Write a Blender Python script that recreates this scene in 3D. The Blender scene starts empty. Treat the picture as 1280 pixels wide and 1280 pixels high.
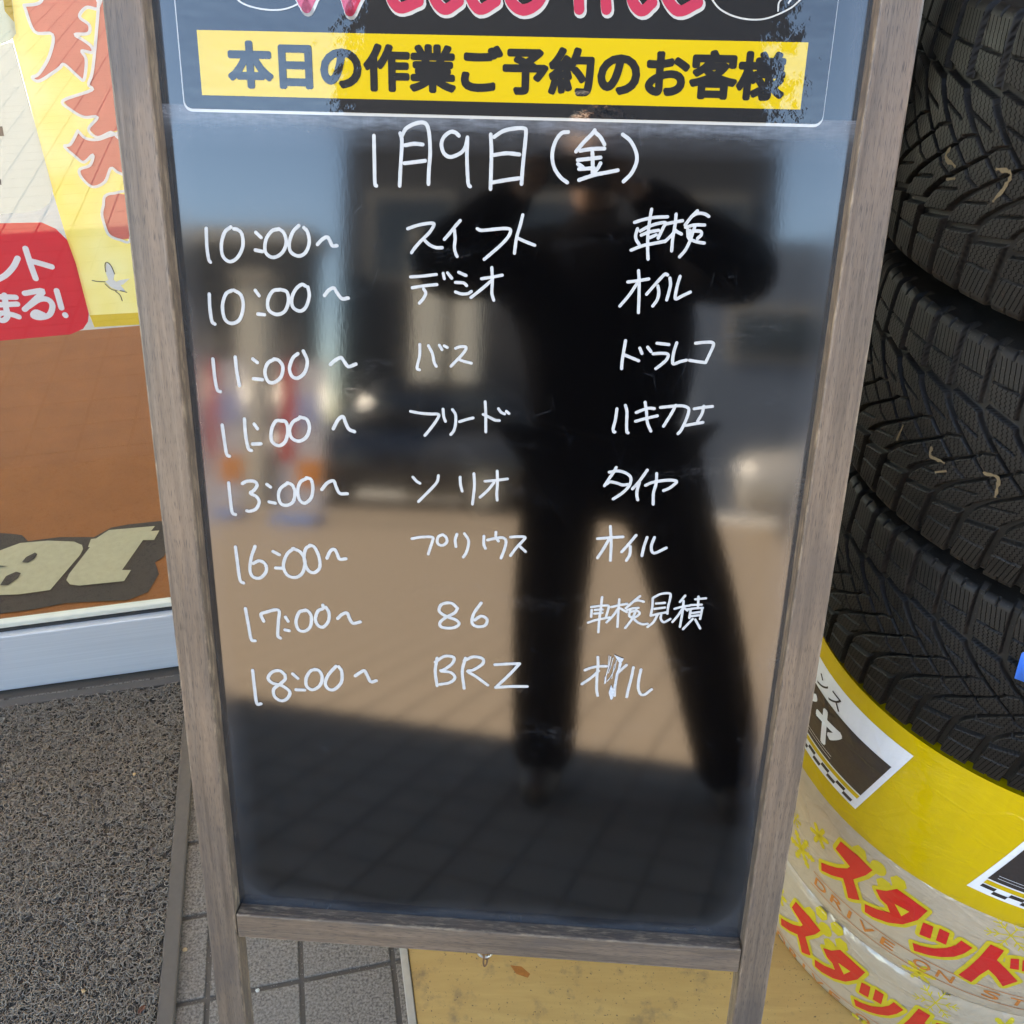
import bpy, bmesh, math, random
import numpy as np
from mathutils import Vector, Matrix
random.seed(7)
RNG = np.random.default_rng(11)
rad = math.radians
SC = bpy.context.scene
COL = SC.collection

# ------------------------------------------------------------------ camera, sky, sun, exposure
F_PX = 1191.33
PITCH, ROLL = rad(36.7965), rad(-0.432)
CAM = Vector((0, 0, 1.52))
_fw = Vector((0, math.cos(PITCH), -math.sin(PITCH)))
_dn0 = Vector((0, -math.sin(PITCH), -math.cos(PITCH)))
_rt0 = Vector((1, 0, 0))
C_R = math.cos(ROLL) * _rt0 + math.sin(ROLL) * _dn0
C_D = -math.sin(ROLL) * _rt0 + math.cos(ROLL) * _dn0
cd = bpy.data.cameras.new('camera')
cam = bpy.data.objects.new('camera', cd)
COL.objects.link(cam)
cd.sensor_width = 36
cd.lens = F_PX / 1280 * 36
cd.clip_start = 0.004
cd.clip_end = 500
M = Matrix((C_R, -C_D, -_fw)).transposed().to_4x4()
M.translation = CAM
cam.matrix_world = M
SC.camera = cam

DOOR_YAW = rad(12.05)
E1 = Vector((math.cos(DOOR_YAW), math.sin(DOOR_YAW), 0))
E2 = Vector((-math.sin(DOOR_YAW), math.cos(DOOR_YAW), 0))
SUN_EL, SUN_AZ = rad(33), rad(71)
sun_h = (E2 * math.cos(SUN_AZ) - E1 * math.sin(SUN_AZ)).normalized()
SUN_DIR = sun_h * math.cos(SUN_EL) + Vector((0, 0, math.sin(SUN_EL)))

w = bpy.data.worlds.new('World')
SC.world = w
w.use_nodes = True
nt = w.node_tree
nt.nodes.clear()
sky = nt.nodes.new('ShaderNodeTexSky')
sky.sky_type = 'NISHITA'
sky.sun_disc = False
sky.sun_elevation = SUN_EL
sky.sun_rotation = math.atan2(sun_h.x, sun_h.y)
bg = nt.nodes.new('ShaderNodeBackground')
bg.inputs[1].default_value = 0.078
sky.altitude = 1500
sky.ozone_density = 4.0
sky.dust_density = 0.05
sky.air_density = 1.0
wo = nt.nodes.new('ShaderNodeOutputWorld')
nt.links.new(sky.outputs[0], bg.inputs[0])
nt.links.new(bg.outputs[0], wo.inputs[0])

sd = bpy.data.lights.new('sun', 'SUN')
sd.energy = 5.0
sd.angle = rad(0.53)
sd.color = (1.0, 0.975, 0.945)
so = bpy.data.objects.new('sun', sd)
COL.objects.link(so)
so.rotation_euler = (-SUN_DIR).to_track_quat('-Z', 'Y').to_euler()
so.location = (0, 0, 8)
SC.view_settings.view_transform = 'Standard'
SC.view_settings.look = 'None'
SC.view_settings.gamma = 1
SC.view_settings.use_curve_mapping = False
SC.view_settings.exposure = 3.95
SC.view_settings.use_white_balance = True
SC.view_settings.white_balance_temperature = 8700
SC.view_settings.white_balance_tint = 10
SC.cycles.max_bounces = 10
SC.cycles.diffuse_bounces = 5
SC.cycles.glossy_bounces = 5
SC.cycles.transparent_max_bounces = 12
SC.cycles.sample_clamp_indirect = 6

# ------------------------------------------------------------------ geometry of the view
def ray(px, py):
    return _fw + (px - 640) / F_PX * C_R + (py - 640) / F_PX * C_D

def on_plane(px, py, P0, n):
    d = ray(px, py)
    return CAM + d * ((P0 - CAM).dot(n) / d.dot(n))

UP = Vector((0, 0, 1))
def G(px, py, z=0.0):
    return on_plane(px, py, Vector((0, 0, z)), UP)

# sign board frame: X right, Y into the board, Z up the board; front faces of the posts lie on Y=0
BYAW, BLEAN = rad(3.725), rad(15.909)
B_X = Vector((math.cos(BYAW), -math.sin(BYAW), 0))
_n0 = Vector((-math.sin(BYAW), -math.cos(BYAW), 0))
B_N = math.cos(BLEAN) * _n0 + math.sin(BLEAN) * UP
B_DN = -math.cos(BLEAN) * UP + math.sin(BLEAN) * _n0
B_O = Vector((-0.01066, 0.91189, 1.4))
B_BASE = B_O + B_DN * (1.4 / math.cos(BLEAN))
B_M = Matrix((B_X, -B_N, -B_DN)).transposed().to_4x4()
B_M.translation = B_BASE
B_MI = B_M.inverted()
def onboard(px, py, depth=0.0):
    p = on_plane(px, py, B_BASE - B_N * depth, B_N)
    q = B_MI @ p
    return q.x, q.z

# tyre stack
TC = Vector((0.773, 0.98, 0))
def oncyl(px, py, R):
    d = ray(px, py)
    ox, oy = CAM.x - TC.x, CAM.y - TC.y
    a = d.x**2 + d.y**2
    b = 2 * (ox * d.x + oy * d.y)
    c = ox**2 + oy**2 - R * R
    t = (-b - math.sqrt(max(b * b - 4 * a * c, 0))) / (2 * a)
    P = CAM + d * t
    return (math.atan2(P.y - TC.y, P.x - TC.x) % (2 * math.pi)) * R, P.z

# ------------------------------------------------------------------ object helpers
def link(o, parent=None):
    COL.objects.link(o)
    if parent is not None:
        o.parent = parent
    return o

def tag(o, label=None, cat=None, group=None, kind=None):
    if label: o['label'] = label
    if cat: o['category'] = cat
    if group: o['group'] = group
    if kind: o['kind'] = kind
    return o

def thing(name, label, cat, loc=(0, 0, 0), mat=None, group=None):
    o = bpy.data.objects.new(name, None)
    o.empty_display_size = 0.1
    if mat is not None:
        o.matrix_world = mat
    else:
        o.location = loc
    COL.objects.link(o)
    return tag(o, label, cat, group)

def from_bm(name, bm, m, parent=None, smooth=False, local=None):
    me = bpy.data.meshes.new(name)
    bm.normal_update()
    bm.to_mesh(me)
    bm.free()
    if local is not None:
        me.transform(local)
    if m: me.materials.append(m)
    if smooth:
        me.polygons.foreach_set('use_smooth', [True] * len(me.polygons))
    return link(bpy.data.objects.new(name, me), parent)

def child_world(o, parent):
    """mesh given in world coordinates, parented to an empty that stands elsewhere"""
    bpy.context.view_layer.update()
    o.parent = parent
    o.matrix_parent_inverse = parent.matrix_world.inverted()
    return o

def box(bm, x0, x1, y0, y1, z0, z1, bevel=0.0, seg=2):
    r = bmesh.ops.create_cube(bm, size=1.0)
    vs = r['verts']
    for v in vs:
        v.co.x = x0 if v.co.x < 0 else x1
        v.co.y = y0 if v.co.y < 0 else y1
        v.co.z = z0 if v.co.z < 0 else z1
    if bevel:
        es = list({e for v in vs for e in v.link_edges})
        bmesh.ops.bevel(bm, geom=es, offset=bevel, segments=seg, profile=0.5, affect='EDGES')
    return bm

def tube(bm, pts, r, n=8, closed=False):
    pts = [Vector(p) for p in pts]
    rings = []
    N = len(pts)
    prev = None
    for i, p in enumerate(pts):
        a = pts[(i - 1) % N] if (closed or i > 0) else p
        b = pts[(i + 1) % N] if (closed or i < N - 1) else p
        t = (b - a).normalized()
        if prev is None:
            u = t.orthogonal().normalized()
        else:
            u = (prev - t * prev.dot(t)).normalized()
        prev = u
        v = t.cross(u)
        rr = r[i] if isinstance(r, (list, tuple)) else r
        rings.append([bm.verts.new(p + (u * math.cos(2 * math.pi * k / n) + v * math.sin(2 * math.pi * k / n)) * rr) for k in range(n)])
    for i in range(N if closed else N - 1):
        A, B = rings[i], rings[(i + 1) % N]
        for k in range(n):
            bm.faces.new((A[k], A[(k + 1) % n], B[(k + 1) % n], B[k]))
    if not closed:
        bm.faces.new(rings[0][::-1]); bm.faces.new(rings[-1])
    return bm

def smooth_pts(P, sub=5):
    P = [Vector((p[0], p[1])) for p in P]
    if len(P) < 3:
        return P
    out = []
    for i in range(len(P) - 1):
        p0 = P[i - 1] if i else P[0] * 2 - P[1]
        p1, p2 = P[i], P[i + 1]
        p3 = P[i + 2] if i + 2 < len(P) else P[-1] * 2 - P[-2]
        for k in range(sub):
            t = k / sub
            out.append(0.5 * ((2 * p1) + (p2 - p0) * t + (2 * p0 - 5 * p1 + 4 * p2 - p3) * t * t + (3 * p1 - p0 - 3 * p2 + p3) * t**3))
    out.append(P[-1])
    return out

def ribbon(bm, P, wd, z0=0.0, dome=0.0004, jitter=0.0, caps=True):
    """painted stroke in the XY plane of bm: flat with a slightly raised middle"""
    n = len(P)
    if n < 2: return
    L, C, R = [], [], []
    for i, p in enumerate(P):
        a, b = P[max(i - 1, 0)], P[min(i + 1, n - 1)]
        t = (b - a)
        if t.length < 1e-9: t = Vector((1, 0))
        t.normalize()
        nn = Vector((-t.y, t.x))
        h = wd / 2 * (1 + jitter * (random.random() - 0.5))
        l, r = p + nn * h, p - nn * h
        L.append(bm.verts.new((l.x, l.y, z0)))
        C.append(bm.verts.new((p.x, p.y, z0 + dome)))
        R.append(bm.verts.new((r.x, r.y, z0)))
    for i in range(n - 1):
        bm.faces.new((L[i], C[i], C[i + 1], L[i + 1]))
        bm.faces.new((C[i], R[i], R[i + 1], C[i + 1]))
    if caps:
        for (i, j, s) in ((0, 1, -1), (n - 1, n - 2, 1)):
            p = P[i]; t = (P[i] - P[j]).normalized(); nn = Vector((-t.y, t.x))
            ring = []
            for k in range(7):
                a = math.pi * k / 6
                q = p + nn * (wd / 2 * math.cos(a)) + t * (wd / 2 * math.sin(a))
                ring.append(bm.verts.new((q.x, q.y, z0)))
            for k in range(6):
                f = bm.faces.new((C[i], ring[k + 1], ring[k]))

def poly(bm, pts, z=0.0):
    vs = [bm.verts.new((p[0], p[1], z)) for p in pts]
    f = bm.faces.new(vs)
    f.normal_update()
    if f.normal.z < 0: f.normal_flip()
    return f

def slice_x(bm, step):
    xs = [v.co.x for v in bm.verts]
    if not xs: return
    x = math.floor(min(xs) / step) * step + step
    while x < max(xs):
        bmesh.ops.bisect_plane(bm, geom=bm.verts[:] + bm.edges[:] + bm.faces[:], plane_co=(x, 0, 0), plane_no=(1, 0, 0))
        x += step

def bold(bm, r, n=8, z=0.000025, square=False):
    """heavier letters: the same glyph shifted round a circle, each copy a hair above the last"""
    me = bpy.data.meshes.new('t'); bm.to_mesh(me); bm.free()
    out = bmesh.new()
    for k in range(n + 1):
        b2 = bmesh.new(); b2.from_mesh(me)
        dx, dy = (0, 0) if k == n else (r * math.cos(2 * math.pi * k / n), r * math.sin(2 * math.pi * k / n))
        if square and k < n:
            q = max(abs(dx), abs(dy)) or 1.0; dx, dy = dx / q * r, dy / q * r
        for v in b2.verts: v.co.x += dx; v.co.y += dy; v.co.z += z * k
        t = bpy.data.meshes.new('t2'); b2.to_mesh(t); b2.free(); out.from_mesh(t); bpy.data.meshes.remove(t)
    bpy.data.meshes.remove(me)
    return out
_text_cache = {}
def text_bm(s, size=1.0, offset=0.0, shear=0.0, align='LEFT', spacing=1.0, extrude=0.0):
    cu = bpy.data.curves.new('lettering', 'FONT')
    cu.body = s
    cu.size = size
    cu.offset = offset
    cu.shear = shear
    cu.align_x = align
    cu.align_y = 'BOTTOM_BASELINE'
    cu.space_character = spacing
    cu.resolution_u = 4
    cu.extrude = extrude
    o = bpy.data.objects.new('lettering', cu)
    COL.objects.link(o)
    dg = bpy.context.evaluated_depsgraph_get()
    me = bpy.data.meshes.new_from_object(o.evaluated_get(dg))
    bm = bmesh.new()
    bm.from_mesh(me)
    bpy.data.objects.remove(o)
    bpy.data.curves.remove(cu)
    bpy.data.meshes.remove(me)
    return bm

# ------------------------------------------------------------------ materials
class N:
    def __init__(s, name):
        s.m = bpy.data.materials.new(name)
        s.m.use_nodes = True
        s.t = s.m.node_tree
        s.b = s.t.nodes['Principled BSDF']
        s.out = s.t.nodes['Material Output']
    def n(s, typ, **kw):
        x = s.t.nodes.new('ShaderNode' + typ)
        for k, v in kw.items():
            setattr(x, k, v)
        return x
    def l(s, a, b):
        s.t.links.new(a, b)
    def val(s, x, v):
        if hasattr(v, 'is_linked') or hasattr(v, 'links'):
            s.l(v, x)
        else:
            x.default_value = v
    def math(s, op, a, b=0.0, c=0.0, clamp=False):
        x = s.n('Math', operation=op, use_clamp=clamp)
        s.val(x.inputs[0], a); s.val(x.inputs[1], b); s.val(x.inputs[2], c)
        return x.outputs[0]
    def coord(s, kind='Object', scale=(1, 1, 1)):
        if kind == 'World':
            o = s.n('NewGeometry').outputs['Position']
        else:
            o = s.n('TexCoord').outputs[kind]
        mp = s.n('Mapping'); s.l(o, mp.inputs[0]); mp.inputs['Scale'].default_value = scale
        return mp.outputs[0]
    def noise(s, co, scale, detail=4, rough=0.55, dist=0.0):
        x = s.n('TexNoise'); s.l(co, x.inputs['Vector'])
        x.inputs['Scale'].default_value = scale; x.inputs['Detail'].default_value = detail
        x.inputs['Roughness'].default_value = rough; x.inputs['Distortion'].default_value = dist
        return x.outputs['Fac']
    def ramp(s, f, stops):
        x = s.n('ValToRGB'); s.l(f, x.inputs[0])
        e = x.color_ramp.elements
        while len(e) < len(stops): e.new(0.5)
        for i, (p, c) in enumerate(stops):
            e[i].position = p
            e[i].color = (c, c, c, 1) if not isinstance(c, tuple) else (*c[:3], 1)
        return x.outputs[0]
    def mix(s, f, a, b, typ='MIX'):
        x = s.n('Mix', data_type='RGBA', blend_type=typ)
        s.val(x.inputs[0], f)
        for i, v in ((6, a), (7, b)):
            if isinstance(v, tuple): x.inputs[i].default_value = (*v[:3], 1)
            else: s.l(v, x.inputs[i])
        return x.outputs[2]
    def set(s, **kw):
        for k, v in kw.items():
            k = {'col': 'Base Color', 'rough': 'Roughness', 'metal': 'Metallic', 'ior': 'IOR', 'coat': 'Coat Weight',
                 'coat_rough': 'Coat Roughness', 'spec': 'Specular IOR Level', 'normal': 'Normal', 'cn': 'Coat Normal', 'alpha': 'Alpha', 'trans': 'Transmission Weight',
                 'coat_ior': 'Coat IOR', 'sss': 'Subsurface Weight'}[k]
            i = s.b.inputs[k]
            if isinstance(v, tuple): i.default_value = (*v[:3], 1)
            else: s.val(i, v)
        return s
    def bump(s, h, strength=0.3, dist=0.001):
        x = s.n('Bump'); s.l(h, x.inputs['Height'])
        x.inputs['Strength'].default_value = strength; x.inputs['Distance'].default_value = dist
        return x.outputs[0]

def plain(name, col, rough=0.5, metal=0.0, var=0.12, scale=30, bump=0.0, **kw):
    m = N(name)
    co = m.coord('Object')
    nz = m.noise(co, scale)
    c0 = tuple(max(0, c * (1 - var)) for c in col)
    c1 = tuple(min(1, c * (1 + var)) for c in col)
    m.set(col=m.mix(nz, c0, c1), rough=rough, metal=metal, **kw)
    if bump:
        m.set(normal=m.bump(m.noise(co, scale * 6), bump, 0.0005))
    return m.m

def wood_mat(name, axis, across=0, tone=1.0):
    m = N(name)
    sc = [160, 160, 160]; sc[axis] = 5.0
    co = m.coord('Object', tuple(sc))
    big = m.coord('Object', tuple(4 if i == axis else 55 for i in range(3)))
    rnd = m.n('ObjectInfo').outputs['Random']
    g = m.noise(co, 1.0, 6, 0.65, 0.6)
    b = m.noise(big, 0.7, 3, 0.5, 0.5)
    fco = m.coord('Object', tuple(70 if i == axis else 1500 for i in range(3)))
    pores = m.noise(fco, 1.0, 2, 0.5)
    c = m.ramp(g, [(0.25, (0.056 * tone, 0.037 * tone, 0.025 * tone)), (0.5, (0.128 * tone, 0.089 * tone, 0.063 * tone)), (0.75, (0.205 * tone, 0.147 * tone, 0.107 * tone))])
    c = m.mix(m.ramp(b, [(0.42, 0.0), (0.72, 0.6)]), c, (0.24 * tone, 0.155 * tone, 0.100 * tone))
    c = m.mix(m.ramp(pores, [(0.55, 0.0), (0.66, 0.85)]), c, (0.045, 0.032, 0.024))
    gx = m.n('SeparateXYZ'); m.l(m.n('TexCoord').outputs['Generated'], gx.inputs[0])
    ga = gx.outputs[across]
    ed = m.math('MINIMUM', ga, m.math('SUBTRACT', 1.0, ga))
    wn = m.noise(m.coord('Object', tuple(40 if i == axis else 200 for i in range(3))), 1.0, 4, 0.7)
    wear = m.math('MULTIPLY', m.ramp(ed, [(0.0, 1.0), (0.05, 0.6), (0.09, 0.0)]), m.ramp(wn, [(0.50, 0.0), (0.66, 1.0)]))
    c = m.mix(m.math('MULTIPLY', wear, 0.8), c, (0.38, 0.27, 0.175))
    stain = m.noise(m.coord('Object', tuple(6 if i == axis else 25 for i in range(3))), 1.0, 3, 0.5, 0.7)
    c = m.mix(m.ramp(stain, [(0.50, 0.0), (0.68, 0.55)]), c, (0.070, 0.055, 0.048))
    m.set(col=c, rough=m.ramp(g, [(0.2, 0.5), (0.8, 0.36)]), ior=1.55, normal=m.bump(m.math('ADD', g, m.math('MULTIPLY', pores, -0.8)), 0.35, 0.0006))
    return m.m

M_WOOD_Z = wood_mat('grey_stained_wood_upright', 2)
M_WOOD_X = wood_mat('grey_stained_wood_rail', 0, 2)

# ------------------------------------------------------------------ sign geometry (local board frame)
HW = 0.35
IW = 0.3135
REC = 0.020
zr_bot = onboard(600, 1194)[1]
zr_top = onboard(610, 1166)[1]
Z_TOP = 1.72
def lz(px, py): return onboard(px, py, REC)[1]
z_board_bot = lz(612, 1149)
z_poster_bot = lz(626, 146)

def board_material():
    m = N('black_gloss_board')
    tc = m.n('TexCoord').outputs['Object']
    sx = m.n('SeparateXYZ'); m.l(tc, sx.inputs[0])
    X, Z = sx.outputs[0], sx.outputs[2]
    zc, hz = (z_board_bot + Z_TOP) / 2, (Z_TOP - z_board_bot) / 2
    r = 0.055
    nz = m.noise(m.coord('Object'), 14, 4)
    wob = m.math('MULTIPLY', m.math('SUBTRACT', m.noise(m.coord('Object'), 5, 4), 0.5), 0.045)
    dx = m.math('MAXIMUM', m.math('SUBTRACT', m.math('ABSOLUTE', X), IW - r), 0.0)
    dz = m.math('MAXIMUM', m.math('SUBTRACT', m.math('ABSOLUTE', m.math('SUBTRACT', Z, zc)), hz - r), 0.0)
    ln = m.math('SQRT', m.math('ADD', m.math('MULTIPLY', dx, dx), m.math('MULTIPLY', dz, dz)))
    sd = m.math('ADD', m.math('SUBTRACT', r, ln), wob)       # distance from the rounded border
    e = m.ramp(m.math('MULTIPLY', sd, 20.0), [(0.0, 0.45), (0.10, 0.50), (0.24, 0.20), (0.6, 0.0)])
    e2 = m.ramp(m.math('MULTIPLY', m.math('SUBTRACT', z_poster_bot, Z), 20.0), [(0.0, 1.0), (0.14, 0.9), (0.30, 0.25), (0.7, 0.0)])
    e2 = m.math('MULTIPLY', e2, m.math('LESS_THAN', Z, z_poster_bot + 0.004))
    sm = m.noise(m.coord('Object', (60, 1, 260)), 1.0, 3)
    e2 = m.math('MULTIPLY', e2, m.ramp(sm, [(0.35, 0.45), (0.7, 1.0)]))
    streak = m.noise(m.coord('Object', (400, 1, 25)), 1.0, 4, 0.7)
    wipe = m.noise(m.coord('Object', (4, 1, 9)), 1.4, 5, 0.6, 1.2)
    smudge = m.math('MULTIPLY', m.ramp(wipe, [(0.56, 0.0), (0.74, 0.10)]), m.ramp(m.noise(m.coord('Object', (90, 1, 260)), 1.0, 4, 0.7, 1.0), [(0.45, 0.0), (0.75, 1.0)]))
    # fine wiping scratches
    vo = m.n('TexVoronoi', feature='DISTANCE_TO_EDGE'); m.l(m.coord('Object', (30, 1, 5)), vo.inputs['Vector']); vo.inputs['Scale'].default_value = 1.3
    scr = m.math('MULTIPLY', m.ramp(vo.outputs['Distance'], [(0.0, 0.09), (0.006, 0.0)]), m.ramp(m.noise(m.coord('Object'), 25, 2), [(0.52, 0.0), (0.62, 0.5)]))
    dust = m.math('MULTIPLY', m.math('ADD', m.math('MULTIPLY', e, 0.26), m.math('MULTIPLY', e2, 0.55)), m.ramp(streak, [(0.2, 0.7), (0.8, 1.0)]))
    dust = m.math('ADD', m.math('ADD', dust, smudge), scr, clamp=True)
    fine = m.noise(m.coord('Object', (700, 1, 60)), 1.0, 2)
    m.set(col=m.mix(dust, (0.0018, 0.0016, 0.0018), (0.30, 0.32, 0.36)),
          rough=m.math('ADD', 0.068, m.math('MULTIPLY', dust, 0.45), clamp=True), ior=1.90,
          normal=m.bump(m.math('ADD', m.math('MULTIPLY', fine, 0.35), m.math('MULTIPLY', m.noise(m.coord('Object', (220, 1, 120)), 1.0, 2), 0.65)), 0.035, 0.0003))
    return m.m
M_BOARD = board_material()
M_INK = plain('white_marker_ink', (0.46, 0.455, 0.445), 0.55, var=0.22, scale=120)

sign = thing('a_frame_sign', 'wooden A-frame sign with a glossy black board covered in white handwriting and a yellow header', 'sign board', mat=B_M)
T = 0.030
def part(name, m, build, parent=sign, smooth=False):
    bm = bmesh.new(); build(bm)
    return from_bm(name, bm, m, parent, smooth)

foot = T * math.tan(BLEAN)
for s in (-1, 1):
    x0, x1 = (IW, HW) if s > 0 else (-HW, -IW)
    def b(bm):
        box(bm, x0, x1, 0, T, 0.0, Z_TOP, 0.0022, 2)
        for v in bm.verts:                       # cut to stand flat on the ground
            if v.co.z < 0.2: v.co.z += -v.co.y * math.tan(BLEAN) + 0.0085
    part('front_post', M_WOOD_Z, b)
part('bottom_rail', M_WOOD_X, lambda bm: box(bm, -IW + 0.0008, IW - 0.0008, 0.0012, T, zr_bot, zr_top, 0.0020, 2))
part('top_rail', M_WOOD_X, lambda bm: box(bm, -IW + 0.0008, IW - 0.0008, 0.0012, T, Z_TOP - 0.045, Z_TOP, 0.0020, 2))
board = part('blackboard', M_BOARD, lambda bm: box(bm, -IW - 0.004, IW + 0.004, REC, REC + 0.006, zr_top - 0.012, Z_TOP - 0.02))
# rear frame, hinged at the top
RZ = Z_TOP
hinge_w = B_M @ Vector((0, T + 0.002, RZ - 0.03))
rear_dir = (Vector((0, 0, -1)) * math.cos(rad(16)) + (-_n0) * math.sin(rad(16)))
rd = (B_M.to_3x3().inverted() @ rear_dir).normalized()
rn = Vector((0, rd.z, -rd.y)) * -1
L_rear = (hinge_w.z - 0.002) / math.cos(rad(16)) - 0.004
RM = Matrix((Vector((1, 0, 0)), -Vector((1, 0, 0)).cross(rd), -rd)).transposed().to_4x4()
RM.translation = Vector((0, T + 0.004, RZ - 0.03))
for s in (-1, 1):
    x0, x1 = (IW - 0.002, HW - 0.002) if s > 0 else (-HW + 0.002, -IW + 0.002)
    bm = bmesh.new(); box(bm, x0, x1, 0.0, T, -L_rear, 0.02, 0.002, 2)
    o = from_bm('rear_post', bm, M_WOOD_Z, sign); o.matrix_local = RM
for z in (-L_rear + 0.28, -0.09):
    bm = bmesh.new(); box(bm, -IW + 0.003, IW - 0.003, 0.004, T - 0.004, z, z + 0.04, 0.002, 2)
    o = from_bm('rear_rail', bm, M_WOOD_X, sign); o.matrix_local = RM
M_STEEL = plain('zinc_steel', (0.62, 0.60, 0.56), 0.32, 1.0, 0.1, 200)
M_RUST = plain('rusty_steel', (0.20, 0.11, 0.06), 0.6, 0.6, 0.4, 300)
def b(bm):
    for s in (-1, 1):
        box(bm, s * 0.29 - 0.012, s * 0.29 + 0.012, T - 0.004, T + 0.022, RZ - 0.01, RZ + 0.004, 0.001, 1)
part('hinge', M_STEEL, b)

# screw eye with a link of chain under the rail
ex, ez = onboard(605, 1196)
ex0 = ex
hook = part('screw_eye', M_STEEL, lambda bm: tube(bm, [(ex0 + 0.0095 * math.cos(a), 0.012, zr_bot - 0.0055 + 0.0095 * math.sin(a)) for a in np.linspace(0, 2 * math.pi, 20, endpoint=False)], 0.0016, 6, True), smooth=True)
part('chain_link', M_RUST, lambda bm: tube(bm, [(ex0 + 0.001 + 0.0045 * math.cos(a) * 0.5, 0.012 + 0.0035 * math.cos(a), zr_bot - 0.019 + 0.0105 * math.sin(a)) for a in np.linspace(0, 2 * math.pi, 18, endpoint=False)], 0.0012, 6, True), hook, True)
part('chain_link', M_RUST, lambda bm: tube(bm, [(ex0 + 0.002 + 0.0040 * math.cos(a), 0.012, zr_bot - 0.012 + 0.006 * math.sin(a)) for a in np.linspace(0, 2 * math.pi, 18, endpoint=False)], 0.0011, 6, True), hook, True)

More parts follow.
